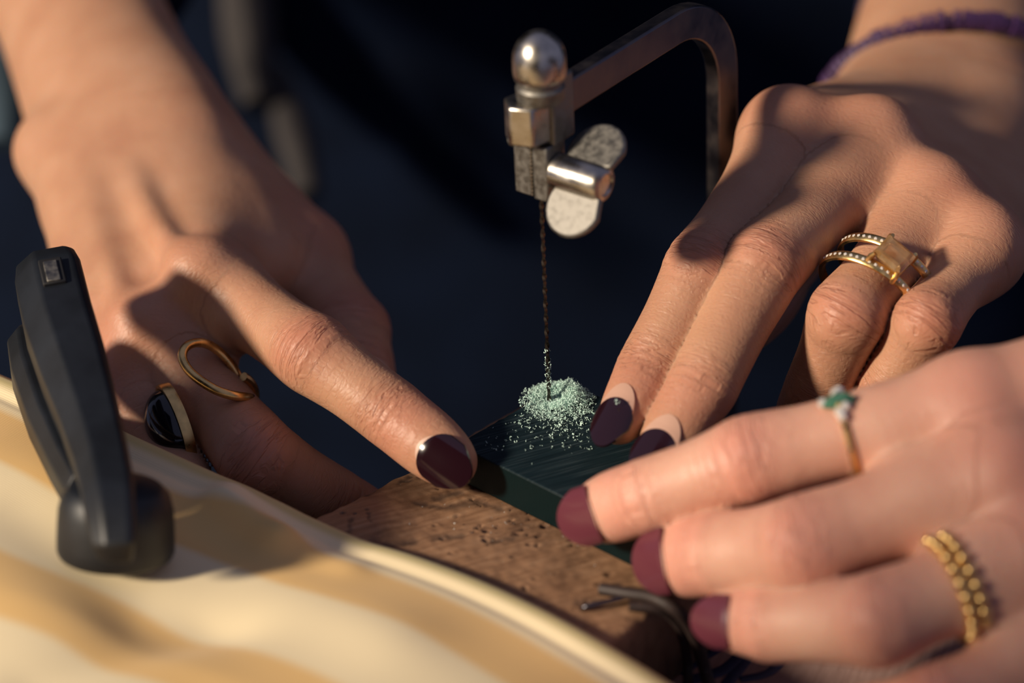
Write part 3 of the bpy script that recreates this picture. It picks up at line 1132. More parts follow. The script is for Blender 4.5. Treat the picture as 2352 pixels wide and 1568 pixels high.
# ------------------------------------------------------------------ bench pin
def bench_pin():
    Lp = [(1225, 903), (1150, 945), (1074, 992), (1000, 1040), (945, 1074), (900, 1090), (860, 1112), (800, 1142), (760, 1160), (715, 1182), (640, 1225), (560, 1290), (520, 1350)]
    Rp = [(1232, 912), (1238, 960), (1245, 1012), (1256, 1046), (1520, 1085), (1730, 1170), (1690, 1250), (1590, 1330), (1497, 1395), (1450, 1437), (1406, 1473), (1330, 1540), (1240, 1620)]
    Lg, _ = catmull([G(x, y, PINZ) for x, y in Lp], 400)
    Rg, _ = catmull([G(x, y, PINZ) for x, y in Rp], 400)
    nr_, nc = 190, 170
    tt = np.linspace(0, len(Lp) - 1, nr_)
    Le = np.stack([np.interp(tt, np.arange(len(Lp)), Lg[:, k]) for k in range(3)], 1)
    Re = np.stack([np.interp(tt, np.arange(len(Rp)), Rg[:, k]) for k in range(3)], 1)
    ss = np.linspace(0, 1, nc)
    V = Le[:, None] * (1 - ss)[None, :, None] + Re[:, None] * ss[None, :, None]
    x, y = V[..., 0], V[..., 1]
    width = np.linalg.norm(Re - Le, axis=1)[:, None]
    edge = np.minimum(ss[None] * width, (1 - ss)[None] * width)
    z = np.full_like(x, -0.4)
    z -= 1.3 * np.exp(-edge / 0.7) * (0.6 + 0.8 * hash_noise(x * 0.5 + 90, y * 0.5 + 90, 2))
    z += 0.5 * (hash_noise(x * 0.12 + 50, y * 0.12 + 50, 4) - 0.5) + 0.22 * (hash_noise(x * 0.7 + 80, y * 0.7 + 80, 5) - 0.5)
    pit = np.zeros_like(x)
    r_ = np.random.default_rng(3)
    for k in range(110):                            # drill pits and nicks
        px, py = r_.uniform(720, 1480), r_.uniform(1080, 1480)
        if k > 60:
            px, py = r_.normal(1250, 110), r_.normal(1195, 38)
        c = G(px, py, PINZ)
        rad = abs(r_.normal(0.28, 0.16)) + 0.22
        st_, an = r_.uniform(1, 2.2), r_.uniform(0, 3.14)
        dx, dy = x - c[0], y - c[1]
        a = dx * math.cos(an) + dy * math.sin(an)
        b = (-dx * math.sin(an) + dy * math.cos(an)) * st_
        g = np.exp(-((a * a + b * b) / rad ** 2) ** 1.6)
        z -= 0.8 * g
        z += 0.18 * np.exp(-((np.sqrt(a * a + b * b) - rad * 1.5) / 0.4) ** 2)
        pit = np.maximum(pit, g * r_.uniform(0.35, 1.0))
    for x0, y0, x1, y1, w in [(806, 1190, 800, 1222, .5), (842, 1165, 852, 1195, .3), (912, 1106, 952, 1084, .45), (935, 1100, 962, 1092, .3), (1000, 1140, 1052, 1126, 1.3),
                              (1030, 1160, 1100, 1150, 1.4), (960, 1150, 1010, 1160, 0.9), (1100, 1150, 1150, 1165, 1.0), (1120, 1240, 1180, 1232, .9), (1000, 1230, 1060, 1225, 1.0),
                              (840, 1130, 862, 1108, .8), (1390, 1340, 1420, 1335, .7), (1330, 1380, 1380, 1378, 1.2), (880, 1250, 950, 1240, 1.2)]:
        a, b = G(x0, y0, PINZ)[:2], G(x1, y1, PINZ)[:2]
        ab = b - a
        t = np.clip(((x - a[0]) * ab[0] + (y - a[1]) * ab[1]) / (ab @ ab), 0, 1)
        d = np.hypot(x - a[0] - t * ab[0], y - a[1] - t * ab[1])
        d = d + 0.9 * (hash_noise(x * 1.3 + 30, y * 1.3 + 30, 8) - 0.5)
        g = np.exp(-np.clip(d, 0, 9) ** 2 / w ** 2)
        z -= 0.2 * g
        pit = np.maximum(pit, 0.6 * g)
    V = V.copy()
    V[..., 2] += z
    verts = V.reshape(-1, 3)
    F = []
    for i in range(nr_ - 1):
        for j in range(nc - 1):
            p = i * nc + j
            F.append((p, p + nc, p + nc + 1, p + 1))
    rim = [j for j in range(nc)] + [i * nc + nc - 1 for i in range(1, nr_)] + [(nr_ - 1) * nc + j for j in range(nc - 2, -1, -1)] + [i * nc for i in range(nr_ - 2, 0, -1)]
    base = len(verts)
    low = verts[rim].copy()
    low[:, 2] = -29.5
    verts = np.concatenate([verts, low])
    n = len(rim)
    for k in range(n):
        q = (k + 1) % n
        F.append((rim[k], rim[q], base + q, base + k))
    F.append(tuple(base + k for k in range(n))[::-1])
    ob = link_mesh('bench_pin', verts, F, M['pin'])
    bm = bmesh.new(); bm.from_mesh(ob.data); bmesh.ops.recalc_face_normals(bm, faces=bm.faces); bm.to_mesh(ob.data); bm.free()
    at = ob.data.attributes.new('pit', 'FLOAT', 'POINT')
    at.data.foreach_set('value', np.concatenate([pit.ravel(), np.full(n, 0.25)]).astype(np.float32))
    tag(ob, 'scarred brown wooden bench pin under the dark green wax block', 'bench pin')


bench_pin()

# ------------------------------------------------------------------ wax block
wA, wB = G(1048, 1020, 0), G(1302, 875, 0)
we1 = unit(wB - wA)
we2 = unit(np.array([we1[1], -we1[0], 0]))
wl1, wl2 = np.linalg.norm(wB - wA), 60.0


def wax_block():
    # worn outline with a saw cut running in from the back edge to the blade
    b1, b2 = (-wA) @ we1, (-wA) @ we2            # blade position in block coordinates
    poly = []
    n = 24
    r_ = np.random.default_rng(11)
    for i in range(n):
        poly.append((wl1 * i / n, 0.10 * r_.normal()))
    poly += [(wl1, 0.0), (wl1, b2 - 0.6), (b1 + 0.4, b2 - 0.6), (b1 - 0.6, b2), (b1 + 0.4, b2 + 0.6), (wl1, b2 + 0.6), (wl1, wl2), (0, wl2)]
    return prism(wA, we1, we2, ZUP, poly[::-1], PINZ, 0.0)


wax = put('wax_block', wax_block(), M['wax'], None, 0.35)
tag(wax, 'dark green rectangular wax block with brushed top being sawn on the bench pin', 'wax block')

# ------------------------------------------------------------------ shavings
def curl(c, size, r_, n=5):
    """one twisted crumb of wax"""
    ax = unit(r_.normal(size=3))
    bx = unit(np.cross(ax, r_.normal(size=3)))
    cx = np.cross(ax, bx)
    v, f = [], []
    turn = r_.uniform(1.5, 5.0)
    rad = size * r_.uniform(0.25, 0.5)
    w = size * r_.uniform(0.11, 0.22)
    for i in range(n):
        t = i / (n - 1)
        p = c + bx * rad * math.cos(turn * t) + cx * rad * math.sin(turn * t) + ax * size * (t - 0.5) * r_.uniform(0.3, 0.9)
        q = unit(r_.normal(size=3)) * w * 0.4 + ax * w
        v += [p - q, p + q]
        if i:
            k = 2 * i
            f.append((k - 2, k - 1, k + 1, k))
    return v, f


def heap_height(dx, dy):
    r = np.hypot(dx, dy)
    a = math.atan2(dy, dx)
    ring = math.exp(-((r - 3.7) / 2.4) ** 2)
    h = (1.9 + 1.5 * math.cos(a - 0.75) + 0.5 * math.sin(3 * a)) * ring
    if r < 1.1:
        h *= 0.1
    return h


r_ = np.random.default_rng(21)
parts = []
cen = np.array([1.7, 0.4, 0])
n_ok = 0
while n_ok < 9500:
    a, r = r_.uniform(0, 2 * math.pi), abs(r_.normal(0, 4.0))
    if r > 8.2:
        continue
    dx, dy = r * math.cos(a), r * math.sin(a) * 0.9
    h = heap_height(dx, dy)
    zz = 0.15 + h * r_.uniform(0, 1) ** 0.6 + 0.25 * abs(r_.normal())
    parts.append(curl(cen + np.array([dx, dy, zz]), abs(r_.normal(0.30, 0.12)) + 0.10, r_))
    n_ok += 1
heap = link_mesh('wax_shavings', *join_vf(parts), M['shaving'], None, False)
tag(heap, 'heap of pale green wax shavings around the saw blade', 'wax shavings', kind='stuff')
parts = []
for k in range(420):                                  # loose crumbs on the block
    if k < 330:
        px, py = 1262 + r_.normal(30, 52), 935 + abs(r_.normal(0, 30)) + 8
    else:
        px, py = r_.uniform(1110, 1370), r_.uniform(950, 1035)
    p = G(px, py, 0.12)
    q = p - wA
    if not (0.5 < q @ we1 < wl1 - 0.5 and 0.5 < q @ we2 < wl2 - 1):
        continue
    sz = abs(r_.normal(0.32, 0.14)) + 0.12
    for j in range(r_.integers(1, 3)):
        parts.append(curl(p + np.array([*(0.25 * r_.normal(size=2)), 0.1]), sz, r_))
crumbs = link_mesh('wax_crumbs', *join_vf(parts), M['shaving'], None, False)
tag(crumbs, 'scattered pale green crumbs of wax on the block around the heap', 'wax crumbs', kind='stuff')
parts = []
for k in range(60):                                   # grit on the pin
    px, py = r_.uniform(760, 1440), r_.uniform(1110, 1440)
    if k > 22:
        px, py = r_.normal(1240, 110), r_.normal(1195, 34)
    if py > 1180 + 0.48 * (px - 715) - 20 or py < 1150 and px > 1080:
        continue
    parts.append(curl(G(px, py, PINZ + 0.35), abs(r_.normal(0.26, 0.14)) + 0.15, r_, 4))
grit = link_mesh('filings', *join_vf(parts), simple_mat('grey_filings', (0.42, 0.40, 0.37), 0.5, metal=0.3), None, False)
tag(grit, 'grey specks of metal filings on the brown bench pin', 'filings', kind='stuff')

# ------------------------------------------------------------------ saw
saw = empty('piercing_saw', 'steel frame saw with nickel wing screw and twisted blade cutting the wax', 'saw')
HB = P(1243, 441, -25)                       # foot of the upper blade clamp
SA = unit(HB)                                # up along the blade
az = math.radians(53)
HD = unit(np.array([math.cos(az), math.sin(az), 0]))
HD = unit(HD - (HD @ SA) * SA)
NR = np.cross(HD, SA)                        # axis of the wing screw
# blade: twisted wax-cutting wire
v, f = [], []
zs = np.arange(-66, np.linalg.norm(HB) + 5, 0.3)
for i, z in enumerate(zs):
    for j in range(4):
        a = j * math.pi / 2 + z * 2 * math.pi / 6.5
        rr = 0.50 if j % 2 == 0 else 0.36
        v.append(SA * z + rr * (math.cos(a) * HD + math.sin(a) * NR))
for i in range(len(zs) - 1):
    for j in range(4):
        q = (j + 1) % 4
        f.append((i * 4 + j, i * 4 + q, i * 4 + 4 + q, i * 4 + 4 + j))
f += [(3, 2, 1, 0), tuple((len(zs) - 1) * 4 + j for j in range(4))]
put('blade', (v, f), M['blade'], saw, deg=20)
parts = []
for k in range(75):
    z = r_.uniform(4.0, 10.5) if k < 62 else r_.uniform(10, 13)
    parts.append(curl(SA * z + 0.55 * unit(np.array([r_.normal(), r_.normal(), 0])), abs(r_.normal(0.36, 0.12)) + 0.12, r_))
dust = link_mesh('clinging_shavings', *join_vf(parts), M['shaving'], saw, False)
dust['kind'] = 'stuff'
# frame: flat bar bent to a C
Wb, Tb, R_, LEN, HT = 7.4, 3.6, 18.0, 65.4, 18.0
path = [(3.0, HT)]
path += [(x, HT) for x in np.linspace(8, LEN - R_, 8)]
for a in np.linspace(90, 0, 14)[1:]:
    path.append((LEN - R_ + R_ * math.cos(math.radians(a)), HT - R_ + R_ * math.sin(math.radians(a))))
BOT = -np.linalg.norm(HB) - 76
path += [(LEN, y) for y in np.linspace(HT - R_ - 5, BOT + R_, 12)]
for a in np.linspace(0, -90, 10)[1:]:
    path.append((LEN - R_ + R_ * math.cos(math.radians(a)), BOT + R_ + R_ * math.sin(math.radians(a))))
path += [(x, BOT) for x in np.linspace(LEN - R_ - 6, -4, 8)]
path = np.array(path)
tg = np.gradient(path, axis=0)
tg /= np.linalg.norm(tg, axis=1)[:, None]
v, f = [], []
for (x, y), (tx, ty) in zip(path, tg):
    nx, ny = -ty, tx
    for s1, s2 in ((1, 1), (1, -1), (-1, -1), (-1, 1)):
        v.append(HB + HD * (x + nx * Wb / 2 * s1) + SA * (y + ny * Wb / 2 * s1) + NR * (Tb / 2 * s2))
for i in range(len(path) - 1):
    for j in range(4):
        q = (j + 1) % 4
        f.append((i * 4 + j, i * 4 + q, i * 4 + 4 + q, i * 4 + 4 + j))
f += [(0, 1, 2, 3), tuple((len(path) - 1) * 4 + j for j in (3, 2, 1, 0))]
put('frame', (v, f), M['steel_dark'], saw, 0.45, 50)
# clamp head
o = HB
put('clamp_jaw', prism(o, HD, NR, SA, [(-2.6, -4.6), (3.6, -4.6), (3.6, -0.35), (-2.6, -0.35)], 0.0, 12.5), M['nickel_worn'], saw, 0.4)
teeth = []
for k in range(13):
    teeth.append(frame_box(o, HD, NR, SA, -2.75, -2.2, -0.38, 0.05, 0.4 + k * 0.85, 0.85 + k * 0.85))
put('jaw_teeth', join_vf(teeth), M['nickel'], saw)
put('clamp_jaw', prism(o, HD, NR, SA, [(-2.6, 0.05), (3.6, 0.05), (3.6, 3.7), (-2.6, 3.7)], -0.4, 11.6), M['nickel_worn'], saw, 0.4)
put('clamp_post', prism(o, HD, NR, SA, [(-0.6, -3.6), (6.5, -3.6), (6.5, 4.2), (-0.6, 4.2)], 11.4, 25.5), M['nickel_worn'], saw, 0.5)
hexp = [(-1.8 + 4.9 * math.cos(math.radians(60 * k + 12)), -1.2 + 4.9 * math.sin(math.radians(60 * k + 12))) for k in range(6)]
put('hex_nut', prism(o, HD, NR, SA, hexp, 12.4, 20.8), M['nickel'], saw, 0.5)
put('collar', lathe(o + NR * 0.8, SA, [(4.2, 20.6), (4.7, 21.2), (4.9, 23.6), (4.4, 24.2), (4.4, 25.2), (5.1, 25.6), (5.1, 26.4)], 28), M['nickel_worn'], saw)
dome = [(4.7, 25.4), (5.2, 25.9), (5.35, 27.0), (5.35, 29.2)]
dome += [(5.35 * math.cos(math.radians(a)), 29.2 + 6.2 * math.sin(math.radians(a))) for a in range(12, 81, 8)] + [(0.6, 35.4)]
put('acorn_nut', lathe(o + NR * 0.8, SA, dome, 40), M['nickel'], saw, deg=40)
put('set_screw', lathe(o + SA * 10.4, -NR, [(1.2, 4.0), (1.3, 5.2), (1.75, 5.5), (1.75, 6.6), (1.2, 7.2), (0.3, 7.4)], 16), M['nickel_worn'], saw)
# wing screw
wo = o + SA * 5.6 + HD * 0.6
ws = put('wing_screw', lathe(wo, NR, [(2.3, 2.6), (3.3, 3.4), (3.75, 4.0), (3.75, 14.6), (3.4, 15.3), (2.4, 15.6), (2.2, 15.2), (0.4, 15.0)], 36), M['nickel'], saw)
WV = unit(math.cos(math.radians(41)) * SA + math.sin(math.radians(41)) * HD)
for sgn in (1, -1):
    c = wo + NR * (9.2 + 1.6) + WV * sgn * 5.7
    d1 = unit(NR * 0.98 + WV * sgn * 0.22)
    d2 = unit(WV * sgn - (WV * sgn @ d1) * d1)
    if sgn > 0:
        zn = np.cross(d1, d2)
        d2 = unit(d2 - 0.28 * zn * (1 if zn @ FW < 0 else -1))
    poly = [(6.4 * math.cos(math.radians(a)), 6.6 * math.sin(math.radians(a))) for a in range(0, 181, 12)] + [(-5.6, -3.8), (4.6, -3.8)]
    put('wing', prism(c, d1, d2, np.cross(d1, d2), poly, -0.75, 0.75), M['nickel_worn'], ws, 0.5)
# lower clamp and handle below the bench
put('clamp_jaw', frame_box(HB + SA * (BOT), HD, NR, SA, -6, 6, -4.5, 4.5, -4, 12), M['nickel_worn'], saw, 0.5)
hp = HB + SA * BOT
put('handle', lathe(hp + HD * 2, -SA, [(4, 3), (5, 6), (6, 9), (9, 18), (13, 45), (13.5, 65), (11, 88), (6, 94), (1, 95)], 28), M['handle'], saw)

# ------------------------------------------------------------------ striped cloth
def cloth():
    E = [(-420, 690), (-200, 775), (-60, 836), (0, 862), (60, 888), (150, 930), (300, 1000), (450, 1068), (560, 1118), (650, 1158), (715, 1190), (830, 1240), (950, 1276), (1100, 1332), (1250, 1402),
         (1400, 1486), (1530, 1566), (1680, 1665), (1900, 1820)]
    zE = [0, 0, 0, 0, 0, 0, -0.5, -1.5, -3, -4.5, -5.6, -6.0, -6.0, -6.0, -6, -6, -8, -12, -16]
    Eg, par = catmull([G(x, y, z) for (x, y), z in zip(E, zE)], 1.6)
    sarc = np.concatenate([[0], np.cumsum(np.linalg.norm(np.diff(Eg, axis=0), axis=1))])
    hd = unit(G(1530, 1566, -5) - G(0, 862, -5))
    nv = unit(np.cross(ZUP, hd))
    if nv[1] > 0:
        nv = -nv
    tv = np.concatenate([np.linspace(0, 12, 13), np.linspace(13.5, 200, 95)])
    S, Tt = np.meshgrid(sarc, tv, indexing='ij')
    V = Eg[:, None, :] + Tt[..., None] * nv[None, None, :]
    base = np.minimum(1.0, Tt / 60) * (1.5 - Eg[:, None, 2])
    V[..., 2] += base
    x, y = V[..., 0], V[..., 1]

    def bumpline(x0, y0, x1, y1, w, amp):
        a, b = G(x0, y0, 0)[:2], G(x1, y1, 0)[:2]
        ab = b - a
        t = np.clip(((x - a[0]) * ab[0] + (y - a[1]) * ab[1]) / (ab @ ab), 0, 1)
        d = np.hypot(x - a[0] - t * ab[0], y - a[1] - t * ab[1])
        return amp * np.exp(-(d / w) ** 2)
    z = 0.7 * np.exp(-((Tt - 2.6) / 2.6) ** 2)                       # rolled hem
    z -= 0.5 * np.exp(-((Tt - 6.6) / 1.0) ** 2)
    z += bumpline(520, 1135, 640, 1215, 5.0, 4.6) + bumpline(640, 1215, 800, 1262, 4.0, 0.9)
    z += bumpline(640, 1310, 900, 1440, 11.0, 1.2) + bumpline(900, 1440, 1250, 1640, 13, 1.0)
    z += bumpline(-40, 1060, 60, 1100, 13, 1.6)
    z -= bumpline(60, 1180, 330, 1420, 10.0, 1.3) + bumpline(330, 1420, 520, 1430, 9.0, 1.2)
    z -= bumpline(470, 1440, 100, 1600, 7.0, 1.6)
    z += bumpline(30, 1450, 200, 1620, 18, 1.2) + bumpline(-200, 1250, 60, 1400, 16, 1.2)
    z += 0.7 * (hash_noise(x * 0.035 + 40, y * 0.035 + 40, 3) - 0.5) * np.clip(Tt / 15, 0, 1)
    V[..., 2] += z
    n, m = S.shape
    Vt = V.reshape(-1, 3)
    F = []
    for i in range(n - 1):
        for j in range(m - 1):
            p = i * m + j
            F.append((p, p + 1, p + m + 1, p + m))
    ob = link_mesh('striped_cloth', Vt, F, M['fabric'])
    fc = np.stack([S.ravel(), Tt.ravel(), np.zeros(S.size)], 1)
    at = ob.data.attributes.new('fc', 'FLOAT_VECTOR', 'POINT')
    at.data.foreach_set('vector', fc.astype(np.float32).ravel())
    bm = bmesh.new(); bm.from_mesh(ob.data); bmesh.ops.recalc_face_normals(bm, faces=bm.faces)
    if sum(fa.normal.z for fa in bm.faces) < 0:
        bmesh.ops.reverse_faces(bm, faces=bm.faces)
    bm.to_mesh(ob.data); bm.free()
    sl = ob.modifiers.new('thickness', 'SOLIDIFY')
    sl.thickness = 1.3 * MM
    sl.offset = -1
    tag(ob, 'sunlit yellow and cream striped cloth with a rolled hem in the foreground', 'cloth')


cloth()

# ------------------------------------------------------------------ clamp
def clamp():
    c = empty('clamp', 'black plastic clamp with a round foot holding the striped cloth', 'clamp')
    X = unit(P(300, 900, -50) - P(200, 900, -50))

    def loft(pts, prof, name, mat, bev=1.2):
        """pts rows: centre, width, thickness; section a six-sided bar with its ridge to the lens"""
        v, f = [], []
        pts = [(np.asarray(p, float), w, t) for p, w, t in pts]
        for i, (p, w, t) in enumerate(pts):
            a = pts[max(0, i - 1)][0]
            b = pts[min(len(pts) - 1, i + 1)][0]
            T = unit(b - a)
            side = unit(RT - (RT @ T) * T)
            nn = np.cross(side, T)
            if nn @ FW > 0:
                nn = -nn
            for x, y in prof:
                v.append(p + side * x * w + nn * y * t)
        k = len(prof)
        for i in range(len(pts) - 1):
            for j in range(k):
                q = (j + 1) % k
                f.append((i * k + j, i * k + q, i * k + k + q, i * k + k + j))
        f += [tuple(range(k))[::-1], tuple((len(pts) - 1) * k + j for j in range(k))]
        return put(name, (v, f), mat, c, bev, 30, 3)
    sec = [(-0.5, -0.5), (0.5, -0.5), (0.5, 0.36), (0.38, 0.5), (-0.18, 0.5), (-0.5, 0.1)]
    loft([(P(103, 594, -6), 9.8, 6), (P(106, 608, -7), 12.4, 9), (P(112, 640, -10), 13.8, 11), (P(135, 740, -20), 14.0, 12), (P(170, 850, -30), 13.4, 12), (P(205, 960, -40), 11.8, 11), (P(232, 1060, -50), 10.6, 11),
          (P(248, 1135, -61), 10.2, 9), (P(256, 1195, -67), 9.2, 7), (P(262, 1248, -69), 8.2, 5), (P(266, 1284, -67), 6.5, 3)], sec, 'clamp_arm', M['plastic'])
    loft([(P(62, 762, -2), 5, 5), (P(60, 785, -4), 7.8, 8), (P(70, 850, -12), 8.0, 9), (P(105, 960, -25), 7.4, 9), (P(150, 1060, -38), 6.8, 8), (P(185, 1130, -48), 6, 8)], sec, 'clamp_jaw', M['plastic'])
    # metal bar end in its slot
    o1 = None
    T = unit(P(112, 640, -10) - P(135, 740, -20))
    side = unit(RT * 0.98 + 0 * T)
    side = unit(side - (side @ T) * T)
    nn = np.cross(side, T)
    if nn @ FW > 0:
        nn = -nn
    o1 = P(120, 680, -14) + nn * 5.9 + side * 0.5
    put('slot', frame_box(o1, side, T, nn, -2.2, 2.6, -3.6, 4.2, -1, 0.75), simple_mat('slot_dark', (0.006, 0.006, 0.008), 0.7), c, 0.3)
    put('metal_bar', frame_box(o1, side, T, nn, -1.3, 1.5, -3.3, 3.0, -1, 1.15), M['nickel_worn'], c, 0.2)
    # foot: a broad rounded pad
    fo = G(266, 1224, 6)
    fa = unit(np.array([0.05, 0.16, 1.0]))
    prof = [(9.6, -5.0), (10.9, -4.5), (11.3, -3.4), (11.3, -1.0), (11.2, 2.0), (11.0, 5.0), (10.3, 7.8), (8.8, 9.6), (5.0, 10.6), (2.0, 10.8)]
    put('foot_pad', lathe(fo, fa, prof, 40, RT, 0.86), M['plastic'], c, 0.4, 50)


clamp()

# ------------------------------------------------------------------ cord and staple at the end of the pin
def wire(name, pts, r, mat, parent=None, seg=10, step=1.5, flat=1.0, closed=False, up=None):
    q, _ = catmull(pts, step, closed)
    return put(name, tube_mesh(q, r, seg, closed, not closed, up, flat), mat, parent, deg=60)


cord = wire('leather_cord', [G(1380, 1352, -7.0), G(1440, 1362, -6.4), G(1500, 1372, -6.2), G(1550, 1400, -7.5), G(1585, 1440, -13), G(1605, 1490, -20), G(1622, 1545, -26), G(1635, 1600, -28)], 1.3, M['cord'])
tag(cord, 'thin dark leather cord hanging over the end of the bench pin', 'cord')
cord2 = wire('leather_cord', [G(1445, 1392, -7.4), G(1510, 1398, -8.0), G(1550, 1425, -12), G(1570, 1470, -18), G(1580, 1530, -26), G(1578, 1600, -29)], 1.0, M['cord'])
tag(cord2, 'second dark cord curling just left of the first at the pin end', 'cord')
stp = wire('staple', [G(1338, 1398, -8.6), G(1345, 1393, -7.4), G(1400, 1380, -7.2), G(1470, 1362, -7.2), G(1478, 1359, -8.6)], 0.55, M['steel_dark'], seg=8)
tag(stp, 'bent grey steel staple on the end of the bench pin', 'staple')

# ------------------------------------------------------------------ rings and bracelets
def ring_frame(ch, f):
    i = int(np.argmin(np.abs(ch.frac - f)))
    return ch.c[i], ch.T[i], ch.N[i], ch.B[i], ch.ra[i], ch.rb[i]


def hoop(c, n, b, ra, rb, k=48):
    return [c + n * rb * math.cos(2 * math.pi * i / k) + b * ra * math.sin(2 * math.pi * i / k) for i in range(k)]


def band_mesh(c, T, n, b, ra, rb, width, thick, k=56):
    """flat band, section a rounded rectangle"""
    sec = [(-0.5, 0), (-0.5, 0.7), (-0.3, 1.0), (0.3, 1.0), (0.5, 0.7), (0.5, 0), (0, -0.12)]
    v, f = [], []
    for i in range(k):
        a = 2 * math.pi * i / k
        rd = n * math.cos(a) + b * math.sin(a)
        p = c + n * rb * math.cos(a) + b * ra * math.sin(a)
        for s, q in sec:
            v.append(p + T * s * width + rd * q * thick)
    m = len(sec)
    for i in range(k):
        e = (i + 1) % k
        for j in range(m):
            q = (j + 1) % m
            f.append((i * m + j, i * m + q, e * m + q, e * m + j))
    return v, f


def gem_mesh(r):
    """small round brilliant as shared mesh data, millimetres"""
    bm = bmesh.new()
    bmesh.ops.create_icosphere(bm, subdivisions=1, radius=r * MM)
    me = bpy.data.meshes.new('stone')
    bm.to_mesh(me)
    bm.free()
    return me


def place(me, name, p, mat, parent):
    ob = bpy.data.objects.new(name, me)
    C.objects.link(ob)
    ob.location = np.asarray(p) * MM
    if not me.materials:
        me.materials.append(mat)
    ob.parent = parent
    return ob


# citrine ring: two bands set with small stones, a square stone between
ct = empty('citrine_ring', 'gold double band ring with a square citrine on the bent finger', 'ring')
gm = gem_mesh(0.55)
tops = []
for f, cc in ((0.80, P(1993, 668, -8)), (0.585, P(2035, 626, -4))):
    c, T, n, b, ra, rb = ring_frame(R_rng, f)
    c = cc
    T2 = CV(-0.567 * 0.917, -0.824 * 0.917, 0.40)
    n = CV(0, 0, 1)
    n = unit(n - (n @ T2) * T2)
    b = np.cross(T2, n)
    if b @ RT > 0:
        b = -b
    n = unit(n + 0.10 * b)
    b = np.cross(T2, n)
    RA, RB = 10.5, 10.2
    c = c + n * 0.5
    put('band', band_mesh(c, T2, n, b, RA, RB, 2.0, 0.85), M['gold'], ct)
    tops.append((c, T2, n, b, RB))
    for k in range(-11, 12):
        a = k * 0.128
        rd = n * math.cos(a) + b * math.sin(a)
        place(gm, 'diamond', c + n * (RB + .55) * math.cos(a) + b * (RA + .55) * math.sin(a), M['diamond'], ct)
(c1, T1, n1, b1, r1), (c2, T2, n2, b2, r2) = tops
so = 0.5 * (c1 + n1 * (r1 + 0.6) + c2 + n2 * (r2 + 0.6))
sT = unit(c2 + n2 * r2 - c1 - n1 * r1)
sN = unit(n1 - (n1 @ sT) * sT)
sB = np.cross(sT, sN)


def square_stone(o, X, Y, Z, h):
    v, f = [], []
    for w, z in ((2.2, -1.6), (3.7, 0.6), (3.75, 1.0), (3.1, 1.75), (2.4, 2.0)):
        for sx, sy in ((-1, -1), (1, -1), (1, 1), (-1, 1)):
            v.append(o + X * sx * w * 0.86 + Y * sy * w * 0.95 + Z * z)
    for i in range(4):
        for j in range(4):
            q = (j + 1) % 4
            f.append((i * 4 + j, i * 4 + q, i * 4 + 4 + q, i * 4 + 4 + j))
    f += [(3, 2, 1, 0), (16, 17, 18, 19)]
    return v, f


put('gemstone', square_stone(so + sN * 0.9, sT, sB, sN, 1), M['citrine'], ct, 0.12, 20)
put('setting', join_vf([frame_box(so, sT, sB, sN, -3.9, 3.9, -3.5, -2.8, -1.3, 0.5), frame_box(so, sT, sB, sN, -3.9, 3.9, 2.8, 3.5, -1.3, 0.5)]), M['gold'], ct, 0.15)
for sx in (-1, 1):
    for sy in (-1, 1):
        put('prong', tube_mesh([so + sT * sx * 3.7 + sB * sy * 3.3 - sN * 1.0, so + sT * sx * 3.8 + sB * sy * 3.35 + sN * 1.2, so + sT * sx * 3.4 + sB * sy * 3.0 + sN * 2.1], [0.55, 0.55, 0.45], 8), M['gold'], ct)

# black stone ring on the left hand
bs = empty('black_stone_ring', 'gold ring with a black oval cabochon behind the clamp', 'ring')
sc = P(404, 972, 3)
sZ = CV(-0.88, -0.30, 0.36)
sL = unit(CV(0.45, -0.88, 0.1) - (CV(0.45, -0.88, 0.1) @ sZ) * sZ)
sW = np.cross(sZ, sL)
cab = [(1.0, 0.0), (1.0, 1.2)] + [(math.cos(math.radians(a)), 1.0 + 5.4 * math.sin(math.radians(a))) for a in range(12, 85, 9)] + [(0.03, 6.4)]
v, f = lathe(np.zeros(3), ZUP, cab, 40, RT)
v = [sc + sL * p[0] * 7.9 + sW * p[1] * 5.7 + sZ * p[2] for p in v]
put('black_stone', (v, f), M['black_stone'], bs, deg=60)
bz = [(1.0, -1.2), (1.10, -1.2), (1.12, 0.6), (1.10, 1.1), (1.02, 1.1), (1.0, 0.9)]
v, f = lathe(np.zeros(3), ZUP, bz, 48, RT)
v = [sc + sL * p[0] * 8.0 + sW * p[1] * 5.8 + sZ * p[2] for p in v]
put('bezel', (v, f), M['gold_worn'], bs, deg=40)
c, T, n, b, ra, rb = ring_frame(L_mid, 0.60)
q = [c + n * (rb + .8) * math.cos(a) + b * (ra + .8) * math.sin(a) for a in np.linspace(1.9, 4.6, 26)]
put('band', tube_mesh(q, 1.0, 10), M['gold_worn'], bs)

# loop ring
lp = [P(x, y, d) for x, y, d in [(582, 916, 5), (572, 913, 0), (556, 911, -3), (530, 907, -4.5), (495, 895, -5), (458, 872, -4.5), (432, 848, -3), (419, 822, -1.5), (424, 800, 0), (444, 788, 2), (472, 789, 4), (502, 806, 6),
                                 (530, 836, 7), (548, 866, 8), (556, 886, 11)]]
lr = wire('loop_ring', lp, 1.0, M['gold_worn'], None, 12, 1.0)
tag(lr, 'thin gold wire ring in a teardrop loop on the left hand', 'ring')

# ring with a green leaf shaped stone
gr = empty('green_stone_ring', 'thin gold ring with a green leaf shaped stone on the plum nailed index finger', 'ring')
c, T, n, b, ra, rb = ring_frame(F_idx, 0.545)
put('band', band_mesh(c, T, n, b, ra + 0.2, rb + 0.2, 1.2, 0.8), M['gold'], gr)
up_ = unit(n * 0.62 + unit(UP - (UP @ T) * T - 0) * 0.5)
aT = math.atan2(up_ @ b, up_ @ n)


